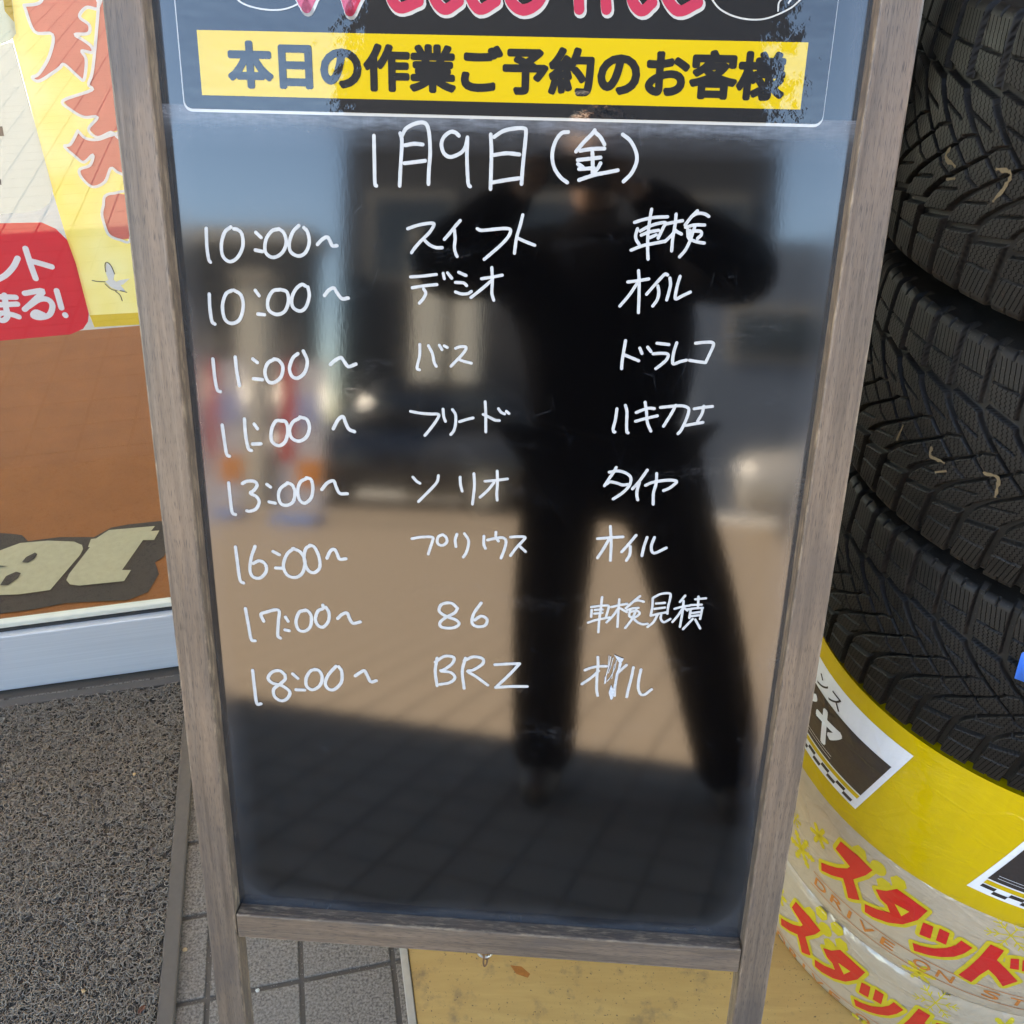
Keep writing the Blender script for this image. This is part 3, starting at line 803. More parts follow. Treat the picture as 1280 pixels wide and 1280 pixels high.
def coils(n, a0, a1, b0, b1, seg=9, ns=3):
    A = RNG.uniform(a0, a1, n); B = RNG.uniform(b0, b1, n)
    r = RNG.uniform(0.0034, 0.0070, n); wr = RNG.uniform(0.0006, 0.0009, n)
    tilt = RNG.uniform(0, 1.15, n); az = RNG.uniform(0, 6.283, n); ph = RNG.uniform(0, 6.283, n)
    arc = RNG.uniform(3.6, 6.6, n); z0 = RNG.uniform(0.0055, 0.0115, n)
    k = np.arange(seg)
    t = ph[:, None] + arc[:, None] * k / (seg - 1)
    e = RNG.uniform(0.65, 1.0, n)[:, None]
    px, py = r[:, None] * np.cos(t), r[:, None] * e * np.sin(t)
    pz = RNG.uniform(-0.0025, 0.0025, n)[:, None] * (k / (seg - 1))
    # local frames
    tx, ty = -np.sin(t), np.cos(t) * e
    tl = np.hypot(tx, ty); nx, ny = ty / tl, -tx / tl
    verts = []
    for q in range(ns):
        c, s = math.cos(2 * math.pi * q / ns), math.sin(2 * math.pi * q / ns)
        verts.append(np.stack([px + nx * c * wr[:, None], py + ny * c * wr[:, None], pz + s * wr[:, None]], -1))
    Vv = np.stack(verts, 2)                      # n, seg, ns, 3
    ca, sa = np.cos(az), np.sin(az); ct, st = np.cos(tilt), np.sin(tilt)
    x, y, z = Vv[..., 0], Vv[..., 1], Vv[..., 2]
    sh = (slice(None), None, None)
    y2 = y * ct[sh] - z * st[sh]; z2 = y * st[sh] + z * ct[sh]
    x3 = x * ca[sh] - y2 * sa[sh]; y3 = x * sa[sh] + y2 * ca[sh]
    aa = A[sh] + x3; bb = B[sh] + y3
    zz = np.maximum(z2 + z0[sh], 0.0036)
    X = FP.x + E1.x * aa + E2.x * bb; Y = FP.y + E1.y * aa + E2.y * bb
    V = np.stack([X, Y, zz], -1).reshape(-1, 3)
    i0 = (np.arange(n) * seg * ns)[:, None, None]
    kk = np.arange(seg - 1)[None, :, None]; qq = np.arange(ns)[None, None, :]
    q2 = (qq + 1) % ns
    Fq = np.stack([i0 + kk * ns + qq, i0 + kk * ns + q2, i0 + (kk + 1) * ns + q2, i0 + (kk + 1) * ns + qq], -1).reshape(-1, 4)
    return V, Fq
def np_mesh(name, V, Fq, m, smooth=True):
    me = bpy.data.meshes.new(name)
    me.vertices.add(len(V)); me.vertices.foreach_set('co', V.astype(np.float32).ravel())
    me.loops.add(len(Fq) * 4); me.loops.foreach_set('vertex_index', Fq.astype(np.int32).ravel())
    me.polygons.add(len(Fq)); me.polygons.foreach_set('loop_start', np.arange(0, len(Fq) * 4, 4, dtype=np.int32))
    try: me.polygons.foreach_set('loop_total', np.full(len(Fq), 4, dtype=np.int32))
    except Exception: pass
    me.materials.append(m)
    me.update(calc_edges=True)
    if smooth: me.polygons.foreach_set('use_smooth', np.ones(len(Fq), dtype=bool))
    return me
va0 = ab(G(-60, 1300))[0]
V, Fq = coils(25500, mat_a0 + EW + 0.001, mat_a1 - EW - 0.001, mat_b0 + EW + 0.001, mat_b1 - EW * 0.8 - 0.001)
me = np_mesh('coils', V, Fq, M_COIL)
o = link(bpy.data.objects.new('coils', me)); child_world(o, dmat); o['kind'] = 'stuff'

# plywood sheet with a metal edge under the tyres
def ply_mat():
    m = N('worn_varnished_plywood'); co = m.coord('World')
    gr = m.noise(m.coord('World', (10, 70, 10)), 1.0, 4, 0.6, 0.5)
    c = m.ramp(gr, [(0.25, (0.50, 0.270, 0.075)), (0.75, (0.60, 0.345, 0.105))])
    c = m.mix(m.ramp(m.noise(co, 26, 5, 0.65), [(0.54, 0.0), (0.72, 0.65)]), c, (0.17, 0.11, 0.060))
    c = m.mix(m.ramp(m.noise(co, 240, 2, 0.6), [(0.66, 0.0), (0.72, 0.8)]), c, (0.07, 0.045, 0.03))
    m.set(col=c, rough=0.55, normal=m.bump(gr, 0.2, 0.0006)); return m.m
ply = thing('plywood_base', 'worn orange plywood sheet with an aluminium edge strip under the tyre stack', 'plywood sheet', loc=AB(ply_a0 + 0.6, -0.4))
world_obj('panel', oriented(ply_a0, ply_a0 + 1.55, -1.12, -0.03, 0.0006, 0.0155, FP, bevel=0.001, seg=1), ply_mat(), parent=ply)
world_obj('edge_strip', oriented(ply_a0 - 0.014, ply_a0 - 0.001, -1.12, -0.03, 0.0006, 0.0185, FP, bevel=0.0015), plain('dull_aluminium', (0.50, 0.48, 0.44), 0.45, 0.85, 0.15, 90), parent=ply)
st = [(1145,405),(1190,410),(1225,440),(1215,455),(1170,440)]
bm = bmesh.new()
pts = [G(280 + x / 3.2, 1080 + y / 3.2, 0.0159) for x, y in st]
f = bm.faces.new([bm.verts.new(p) for p in pts]); f.normal_update()
if f.normal.z < 0: f.normal_flip()
world_obj('rust_stain', bm, plain('rust_stain', (0.42, 0.13, 0.02), 0.5, var=0.4, scale=200), parent=ply)

# grit lying in the joints
V, Fg = [], []
for k in range(420):
    px = random.uniform(205, 500); py = random.uniform(960, 1290)
    p = G(px, py, 0.0)
    aa, bb = ab(p)
    if aa < mat_a1 + 0.004 or aa > ply_a0 - 0.02: continue
    if random.random() < 0.7:
        if random.random() < 0.5: aa = ga + round((aa - ga) / P_T) * P_T + random.uniform(-0.003, 0.003)
        else: bb = gb + round((bb - gb) / P_T) * P_T + random.uniform(-0.003, 0.003)
        z = -0.0030
    else: z = 0.0002
    r = random.uniform(0.0004, 0.0012); q = AB(aa, bb, z); n = len(V)
    for dx, dy, dz in ((r, 0, 0), (-r * .8, r * .6, 0), (-r * .7, -r * .8, 0), (0, 0, r)): V.append((q.x + dx, q.y + dy, q.z + dz))
    Fg += [(n, n + 1, n + 3), (n + 1, n + 2, n + 3), (n + 2, n, n + 3)]
me = bpy.data.meshes.new('grit'); me.from_pydata(V, [], Fg); me.materials.append(plain('sand_grit', (0.34, 0.28, 0.21), 0.9, var=0.5, scale=50))
tag(link(bpy.data.objects.new('grit', me)), 'fine sandy grit in the joints of the paving beside the sign', 'grit', kind='stuff')

# crumbs and a dry leaf
M_CRUMB = plain('wood_crumb', (0.55, 0.34, 0.16), 0.8)
def crumb(px, py, z, r, label, mat=None, name='wood_chip', cat='wood chip'):
    bm = bmesh.new(); bmesh.ops.create_icosphere(bm, subdivisions=1, radius=r)
    for v in bm.verts: v.co = Vector((v.co.x * random.uniform(0.7, 1.5), v.co.y * random.uniform(0.6, 1.3), v.co.z * 0.5))
    o = from_bm(name, bm, mat or M_CRUMB); o.location = G(px, py, z); return tag(o, label, cat)
crumb(231, 1187, 0.0016, 0.0042, 'tiny pale wood chip on the tile strip between door mat and sign post')
crumb(104, 1239, 0.013, 0.0035, 'tiny orange wood chip lying on the lower part of the coil mat')
crumb(168, 968, 0.013, 0.0038, 'tiny tan wood chip on the coil mat near the aluminium door rail')
bm = bmesh.new()
for i in range(5):
    for k in (-1, 0, 1):
        bm.verts.new(((i - 2) * 0.0042, k * 0.0038 * math.sin(math.pi * (i + 0.6) / 5.2), 0.0016 * abs(k) + 0.001 * math.sin(i)))
bm.verts.ensure_lookup_table()
for i in range(4):
    for k in (0, 1): bm.faces.new([bm.verts[q] for q in (i * 3 + k, i * 3 + 3 + k, i * 3 + 4 + k, i * 3 + 1 + k)])
leaf = from_bm('dry_leaf', bm, plain('dry_leaf', (0.20, 0.07, 0.035), 0.7)); leaf.location = G(177, 1262, 0.0135); leaf.rotation_euler = (0.2, 0.3, 1.3)
tag(leaf, 'small reddish brown dry leaf near the lower corner of the coil mat', 'leaf')
crumb(322, 1238, 0.0012, 0.003, 'tiny pale flake on the joint between tiles beside the left sign post', plain('pale_flake', (0.6, 0.55, 0.45), 0.7), 'flake', 'flake')

# ------------------------------------------------------------------ sliding glass door
def glass_mat():
    m = N('door_glass')
    lw = m.n('LayerWeight'); lw.inputs['Blend'].default_value = 0.5
    f5 = m.math('ADD', 0.085, m.math('MULTIPLY', 0.915, m.math('POWER', lw.outputs['Facing'], 5.0)))
    gl = m.n('BsdfGlossy'); gl.inputs['Roughness'].default_value = 0.004
    tr = m.n('BsdfTransparent'); tr.inputs[0].default_value = (0.93, 0.96, 0.94, 1)
    mx = m.n('MixShader'); m.l(f5, mx.inputs[0]); m.l(tr.outputs[0], mx.inputs[1]); m.l(gl.outputs[0], mx.inputs[2])
    m.l(mx.outputs[0], m.out.inputs[0]); return m.m
M_GLASS = glass_mat()
def alu_mat():
    m = N('silver_door_aluminium'); co = m.coord('Object', (3, 3, 260))
    a = m.noise(co, 1.0, 3); b = m.noise(m.coord('Object'), 40, 3)
    m.set(col=m.mix(a, (0.55, 0.57, 0.60), (0.72, 0.74, 0.77)), metal=0.35, rough=m.ramp(b, [(0.2, 0.32), (0.8, 0.5)]))
    return m.m
M_ALU = alu_mat()
def on_front(px, py, b=0.0):
    return on_plane(px, py, AB(0, b), E2)
zr = on_front(0, 797).z
door = thing('sliding_glass_door', 'sliding glass shop door with silver bottom rail and stickers behind the pane', 'glass door', loc=AB(-0.3, 0.03))
DA0, DA1 = -1.35, 1.05
GB = 0.030
gzb = on_plane(0, 778, AB(0, GB - 0.004), E2).z
M_TRIM = plain('cream_glazing_bead', (0.62, 0.60, 0.50), 0.35)
M_GASK = plain('black_gasket', (0.02, 0.02, 0.02), 0.6)
world_obj('bottom_rail', oriented(DA0, DA1, 0.0, 0.055, 0.006, zr, FP, bevel=0.0025), M_ALU, parent=door)
world_obj('gasket', oriented(DA0, DA1, 0.016, 0.045, zr + 0.0005, zr + 0.006, FP), M_GASK, parent=door)
world_obj('glazing_bead', oriented(DA0, DA1, 0.020, 0.038, zr + 0.006, max(gzb, zr + 0.016), FP, bevel=0.002), M_TRIM, parent=door)
world_obj('top_rail', oriented(DA0, DA1, 0.0, 0.055, 2.22, 2.32, FP, bevel=0.002), M_ALU, parent=door)
for a in (DA0 - 0.06, DA1):
    world_obj('door_stile', oriented(a, a + 0.06, 0.0, 0.055, 0.006, 2.32, FP, bevel=0.002), M_ALU, parent=door)
pane = world_obj('glass_pane', (lambda bm: (bm.faces.new([bm.verts.new(AB(*q)) for q in ((DA0, GB, gzb - 0.004), (DA1, GB, gzb - 0.004), (DA1, GB, 2.22), (DA0, GB, 2.22))]), bm)[1])(bmesh.new()), M_GLASS, parent=door)
# sheet print helper on the pane plane
def pane_poly(name, layers, parent, m, b=GB + 0.004, label=None):
    bm = bmesh.new()
    for pts in layers:
        vs = [bm.verts.new(on_plane(x, y, AB(0, b), E2)) for x, y in pts]
        f = bm.faces.new(vs); f.normal_update()
        if f.normal.dot(E2) > 0: f.normal_flip()
    o = world_obj(name, bm, m, parent=parent)
    if label: o['label'] = label
    return o
def pane_strokes(name, strokes, wpx, parent, m, b):
    bm = bmesh.new()
    org = AB(0, b)
    for s in strokes:
        P = []
        for p in smooth_pts(s, 5):
            q = on_plane(p.x, p.y, org, E2) - org
            P.append(Vector((q.dot(E1), q.z)))
        ribbon(bm, P, wpx * 0.00142, 0.0, 0.0)
    for k, v in enumerate(bm.verts):             # each later bit of paint lies a hair above the earlier
        p = org + E1 * v.co.x - E2 * (0.0000012 * k); v.co = (p.x, p.y, v.co.y)
    o = world_obj(name, bm, m, parent=parent); return o
def translucent(mat, col, f=0.3):
    t = mat.node_tree
    b = t.nodes['Principled BSDF']; out = t.nodes['Material Output']
    tl = t.nodes.new('ShaderNodeBsdfTranslucent'); mx = t.nodes.new('ShaderNodeMixShader')
    tl.inputs[0].default_value = (*col, 1); mx.inputs[0].default_value = f
    if b.inputs['Base Color'].links: t.links.new(b.inputs['Base Color'].links[0].from_socket, tl.inputs[0])
    t.links.new(b.outputs[0], mx.inputs[1]); t.links.new(tl.outputs[0], mx.inputs[2]); t.links.new(mx.outputs[0], out.inputs[0])
    return mat
def paper(name, col, rough=0.6, emi=None):
    return translucent(plain(name, col, rough, var=0.03, scale=20), col)
M_CARD = paper('white_card', (0.58, 0.58, 0.555)); M_RED = paper('red_sticker_print', (0.60, 0.02, 0.035)); M_LETW = plain('sticker_white', (0.88, 0.83, 0.84), 0.6, var=0.02)
M_GOLD = paper('gold_band_print', (0.62, 0.42, 0.05)); M_PINK = plain('brush_red_print', (0.82, 0.20, 0.16), 0.6, var=0.04); M_DKP = plain('dark_print', (0.10, 0.08, 0.08), 0.6)
def yel_paper():
    m = N('yellow_new_year_print'); co = m.coord('World')
    n = m.noise(co, 5, 3)
    m.set(col=m.mix(m.ramp(n, [(0.35, 0.0), (0.65, 1.0)]), (0.82, 0.62, 0.10), (0.84, 0.76, 0.42)), rough=0.6); return translucent(m.m, (0.8, 0.7, 0.3))
np_ = pane_poly('new_year_poster', [[(5, -20), (16, 50), (36, 125), (66, 240), (90, 320), (112, 394), (167, 391), (280, 385), (230, -20)]], door, yel_paper(), GB + 0.006, 'yellow poster with red brush lettering, a flying crane and a gold foot band')
pane_poly('gold_band', [[(118, 409), (171, 406), (285, 400), (280, 385), (167, 391), (112, 394)]], np_, M_GOLD, GB + 0.0062)
c1 = 5.3333
A_ = [(160,35),(260,20),(340,0),(650,0),(655,50),(640,60),(575,50),(530,110),(590,160),(600,200),(580,225),(500,230),(560,270),(610,310),(615,350),(545,340),(575,400),(560,530),(520,510),(430,430),(400,450),(360,480),(260,540),(215,515),(260,490),(330,370),(350,230),(230,210)]
B_ = [(650,0),(830,0),(830,860),(740,880),(650,915),(590,860),(650,780),(560,780),(470,730),(420,670),(610,600),(590,560),(620,450),(655,60)]
C_ = [(520,870),(570,920),(650,930),(745,900),(840,900),(860,1150),(790,1150),(740,1120),(700,1210),(620,1245),(550,1190),(530,1130),(600,1100),(620,1030),(560,1080),(500,1040),(430,975),(470,960)]
D_ = [(690,1367),(700,1307),(760,1287),(860,1300),(870,1590),(800,1597),(730,1567),(700,1507),(680,1427)]
shapes = [[(x / c1, y / c1) for x, y in s] for s in (A_, B_, C_, D_)]
shapes[0] = [(shapes[0][0][0], shapes[0][0][1])] + shapes[0][1:2] + [(x, y - 10 if y < 1 else y) for x, y in shapes[0][2:]]
pane_poly('brush_lettering', shapes, np_, M_PINK, GB + 0.0052)
pane_strokes('brush_outline', [s + [s[0]] for s in shapes], 3.0, np_, M_LETW, GB + 0.0048)
# crane: body, wings, legs
cs = lambda pts: [(x / c1, 200 + y / c1) for x, y in pts]
pane_poly('crane_print', [cs(p) for p in ([(700,810),(730,795),(760,800),(800,830),(840,880),(790,870),(740,850)], [(710,680),(740,700),(765,760),(755,800),(720,795),(702,740)], [(770,815),(800,800),(865,790),(820,830),(790,835)])], np_, M_LETW, GB + 0.0052)
pane_strokes('crane_outline', [cs(p) for p in ([(615,803),(650,810),(700,812)], [(705,745),(700,700),(712,682),(740,705),(765,760)], [(770,875),(800,900),(815,938)], [(800,870),(845,882)], [(700,825),(740,860),(780,872)])], 1.1, np_, M_DKP, GB + 0.0046)
wp = pane_poly('white_notice', [[(-150, 45), (0, 56), (16, 52), (66, 237), (62, 254), (51, 262), (37, 265), (0, 268), (-150, 272)]], door, M_CARD, GB + 0.004, 'white notice with a rounded corner')
pane_poly('notice_print', [[(-30, 158), (3, 158), (5, 170), (-30, 172)], [(-30, 224), (1, 224), (2, 231), (-30, 232)]], wp, M_DKP, GB + 0.0034)
tp = pane_poly('picture_sticker', [[(-60, -30), (12, -30), (17, 18), (20, 42), (14, 50), (0, 56), (-60, 60)]], door, paper('pale_green_grey_print', (0.50, 0.55, 0.50)), GB + 0.0028, 'small pale sticker with a yellow picture in the top left corner')
pane_poly('sticker_picture', [[(0, -30), (11, -30), (18, 28), (6, 14)]], tp, M_GOLD, GB + 0.0022)
rp = pane_poly('red_sticker', [[(-150, 281), (0, 279), (52, 278), (70, 286), (84, 300), (95, 330), (111, 392), (110, 402), (104, 411), (88, 418), (0, 426), (-150, 438)]], door, M_RED, GB + 0.0028, 'red sticker with rounded corners and white lettering')
pane_strokes('lettering', [cs(p) for p in ([(170,590),(205,700),(238,790)], [(200,672),(270,690),(345,712)], [(-30,640),(-60,600)], [(-20,800),(40,765),(90,710),(118,655)],
    [(-60,915),(0,912),(105,915)], [(-60,968),(0,965),(115,960)], [(30,900),(40,980),(50,1040),(20,1070),(-20,1050),(10,1020),(80,1030),(125,1045)],
    [(165,888),(285,872),(230,935),(165,995)], [(190,975),(260,930),(320,930),(350,970),(330,1030),(270,1050),(222,1038),(240,1012),(290,1030)],
    [(378,870),(395,930),(410,985)], [(434,1030),(438,1036)])], 6.6, rp, M_LETW, GB + 0.0022)

# ------------------------------------------------------------------ shop interior and building
M_WALL = plain('beige_wall_panel', (0.42, 0.38, 0.33), 0.8)
M_INFL = plain('interior_vinyl_floor', (0.34, 0.29, 0.24), 0.5)
bm = oriented(-7.9, 9.9, 0.06, 3.98, -0.012, 0.002, FP)
world_obj('shop_floor', bm, M_INFL, kind='structure')
def mat_brown():
    m = N('orange_brown_pile_mat'); co = m.coord('World')
    n = m.noise(co, 380, 2); b = m.noise(co, 9, 4)
    c = m.mix(b, (0.25, 0.078, 0.012), (0.36, 0.120, 0.024)); c = m.mix(m.math('MULTIPLY', n, 0.5), c, (0.12, 0.036, 0.008))
    m.set(col=c, rough=0.95, normal=m.bump(n, 0.5, 0.002)); return m.m
imat = thing('entrance_mat', 'orange brown pile mat with cream lettering outlined in dark brown, inside the glass door', 'entrance mat', loc=AB(-0.1, 0.8))
world_obj('pile', oriented(-1.6, 1.3, 0.075, 1.75, 0.0025, 0.0095, FP, bevel=0.002), mat_brown(), parent=imat)
def floor_poly(name, polys, z, m, parent, label=None):
    bm = bmesh.new()
    for pts in polys:
        f = bm.faces.new([bm.verts.new(G(x / 4, 600 + y / 4, z)) for x, y in pts]); f.normal_update()
        if f.normal.z < 0: f.normal_flip()
    return world_obj(name, bm, m, parent=parent)
M_DKPILE = plain('dark_brown_pile', (0.050, 0.033, 0.022), 0.95, var=0.3, scale=300, bump=0.4)
M_CRPILE = plain('cream_pile', (0.40, 0.35, 0.22), 0.95, var=0.15, scale=60, bump=0.4)
ol = floor_poly('letter_outline', [[(-260,300),(-60,262),(50,268),(110,275),(140,305),(300,285),(470,285),(555,238),(640,222),(800,205),(850,210),(850,300),(822,380),(775,412),(795,470),(740,560),(640,600),(330,615),(150,650),(0,668),(-260,690)]], 0.0112, M_DKPILE, imat)
floor_poly('letter', [[(-220,430),(-130,360),(0,352),(100,315),(240,303),(370,308),(410,325),(415,345),(400,375),(250,550),(90,572),(0,575),(-200,590)]], 0.0132, M_CRPILE, imat)
floor_poly('letter', [[(440,335),(455,295),(480,292),(545,250),(775,230),(755,255),(797,252),(770,300),(715,300),(610,450),(655,450),(620,505),(395,528),(350,522),(332,500),(345,470),(450,335)]], 0.0132, M_CRPILE, imat)
floor_poly('letter_counter', [[(110,410),(130,385),(175,362),(187,370),(170,395),(140,412)], [(0,525),(30,480),(80,458),(105,465),(90,490),(40,525)], [(-60,425),(45,430),(-60,440)]], 0.0148, M_DKPILE, imat)

bld = thing('shop_building', 'shop front with glass door, beige walls and a flat canopy over the pavement', 'building', loc=AB(1, 3))
HC = 2.90
world_obj('wall', oriented(DA1 + 0.07, 9.9, 0.005, 0.14, 0.0, 3.2, FP), plain('dark_brown_wall_panel', (0.06, 0.05, 0.042), 0.7), parent=bld)
world_obj('wall', oriented(-7.9, -4.6, 0.005, 0.14, 0.0, 3.2, FP), M_WALL, parent=bld)
world_obj('lintel', oriented(-4.6, DA1 + 0.07, 0.005, 0.14, 2.33, 3.2, FP), M_WALL, parent=bld)
for k in range(9):                       # unseen rear glazing, added to let daylight into the shop
    a0 = -7.9 + k * 2.0
    wv = world_obj('window', oriented(a0 - 0.04, a0 + 0.04, 3.9, 3.98, 0.0, 3.2, FP), M_ALU, parent=bld)
    world_obj('pane', (lambda bm: (bm.faces.new([bm.verts.new(AB(*q)) for q in ((a0 + 0.04, 3.94, 0.0), (a0 + 1.96, 3.94, 0.0), (a0 + 1.96, 3.94, 3.2), (a0 + 0.04, 3.94, 3.2))]), bm)[1])(bmesh.new()), M_GLASS, parent=wv)
world_obj('side_wall', oriented(-8.0, -7.9, 0.14, 3.98, 0.0, 3.2, FP), M_WALL, parent=bld)
world_obj('side_wall', oriented(9.9, 10.0, 0.14, 3.98, 0.0, 3.2, FP), M_WALL, parent=bld)
world_obj('roof', oriented(-8.0, 10.0, 0.0, 5.6, 3.2, 3.45, FP), M_WALL, parent=bld)  # rear overhang added to keep direct sun off the shop floor
world_obj('canopy', oriented(-9.5, 10.0, -1.20, 0.0, HC, HC + 0.22, FP, bevel=0.01), plain('white_canopy_soffit', (0.70, 0.69, 0.66), 0.6), parent=bld)  # out of view; depth set to shade the pavement and cut overhead sky
wn = world_obj('window', oriented(-4.6, DA0 - 0.06, 0.005, 0.06, 0.0, 0.09, FP), M_ALU, parent=bld)  # unseen front window, added to bring more light indoors
world_obj('pane', (lambda bm: (bm.faces.new([bm.verts.new(AB(*q)) for q in ((-4.6, GB, 0.09), (DA0 - 0.06, GB, 0.09), (DA0 - 0.06, GB, 2.33), (-4.6, GB, 2.33))]), bm)[1])(bmesh.new()), M_GLASS, parent=wn)
# ceiling panels of the shop: white
world_obj('ceiling', oriented(-7.9, 9.9, 0.14, 3.9, 3.12, 3.16, FP), plain('white_ceiling', (0.75, 0.74, 0.72), 0.8), parent=bld)

# ------------------------------------------------------------------ tyres
R_T = 0.358
NP = 56
PITCH_T = 2 * math.pi * R_T / NP
def sstep(x, a, b):
    t = np.clip((x - a) / (b - a), 0, 1); return t * t * (3 - 2 * t)
def tread_depth(s, q):
    d = np.zeros_like(s)
    for sg, off in ((1, 0.0), (-1, PITCH_T * 0.5)):
        w = sg * q
        cw = np.array([-0.014, 0.010, 0.030, 0.048, 0.060, 0.105, 0.150])
        cs_ = np.array([0.088, 0.056, 0.030, 0.013, 0.008, 0.002, 0.0])
        sp = np.interp(w, cw, cs_)
        sp = 0.5 * sp + 0.25 * (np.interp(w + 0.006, cw, cs_) + np.interp(w - 0.006, cw, cs_))
        sl = np.abs(np.interp(w + 0.001, cw, cs_) - np.interp(w - 0.001, cw, cs_)) / 0.002
        u = (s - sp - off) / PITCH_T
        fr = u - np.floor(u)
        ds = np.minimum(fr, 1 - fr) * PITCH_T / np.sqrt(1 + sl**2)
        hw = np.interp(w, [-0.014, 0.01, 0.03, 0.055, 0.10, 0.13], [0.0008, 0.0014, 0.0022, 0.0040, 0.0038, 0.0040])
        g = 1 - sstep(ds, hw - 0.0005, hw + 0.0007)
        g = g * (w > -0.014) * (1 - sstep(w, 0.118, 0.136))
        d = np.maximum(d, g)
        # stepped groove between shoulder and centre
        wc = 0.060 - 0.010 * (fr - 0.5)
        g = 1 - sstep(np.abs(w - wc), 0.0030, 0.0043)
        d = np.maximum(d, g)
        # thin cross cut of the shoulder block
        g = (1 - sstep(np.abs(w - 0.086 + 0.002 * (fr - .5)), 0.0004, 0.0014)) * (fr > 0.08) * (fr < 0.86) * 0.65
        d = np.maximum(d, g)
        # links in the centre
        wl = 0.034 - 0.016 * (fr - 0.3)
        g = (1 - sstep(np.abs(w - wl), 0.0009, 0.0020)) * (fr < 0.62) * 0.85
        d = np.maximum(d, g)
        wl = 0.014 + 0.010 * (fr - 0.3)
        g = (1 - sstep(np.abs(w - wl), 0.0003, 0.0013)) * (fr > 0.35) * 0.6
        d = np.maximum(d, g)
        # notches on the shoulder ramp
        f2 = (u * 1.0 + 0.5) % 1.0
        g = (1 - sstep(np.minimum(f2, 1 - f2) * PITCH_T, 0.0005, 0.0014)) * (w > 0.112) * (w < 0.124) * 0.5
        d = np.maximum(d, g)
    return d
# profile by arc length q from the middle of the tread
def profile(q):
    a = abs(q); s = 1 if q >= 0 else -1
    if a < 0.112:
        return q, R_T - 0.62 * q * q
    w0, r0 = 0.112, R_T - 0.62 * 0.112**2
    rr = 0.011
    th0 = math.atan(2 * 0.62 * 0.112)
    th1 = rad(70)
    arc = rr * (th1 - th0)
    t = a - 0.112
    def arcp(th): return w0 + rr * (math.sin(th) - math.sin(th0)), r0 - rr * (math.cos(th0) - math.cos(th))
    if t < arc:
        x, r = arcp(th0 + t / rr); return s * x, r
    x, r = arcp(th1)
    u = t - arc
    k = min(u / 0.09, 1.0)
    x2 = x + 0.0085 * math.sin(k * math.pi * 0.62); r2 = r - u * 0.985
    return s * x2, r2
qs = np.concatenate([np.linspace(-0.215, -0.140, 14)[:-1], np.arange(-0.140, 0.1401, 0.00095), np.linspace(0.140, 0.215, 14)[1:]])
prof = np.array([profile(float(q)) for q in qs])
prof_s = prof.copy()
th_f = np.arange(rad(128), rad(282), 0.00088 / R_T)
th_c = np.linspace(rad(282), rad(360 + 128), 330, endpoint=False)
ths = np.concatenate([th_f, th_c])
TH, Q = np.meshgrid(ths, qs, indexing='ij')
Wp = np.broadcast_to(prof[:, 0], TH.shape); Rp = np.broadcast_to(prof[:, 1], TH.shape)
# profile normal
dw = np.gradient(prof[:, 0], qs); dr = np.gradient(prof[:, 1], qs)
nl = np.hypot(dw, dr); nw, nr = -dr / nl, dw / nl
DEP = tread_depth(TH * R_T, Q) * 0.0078
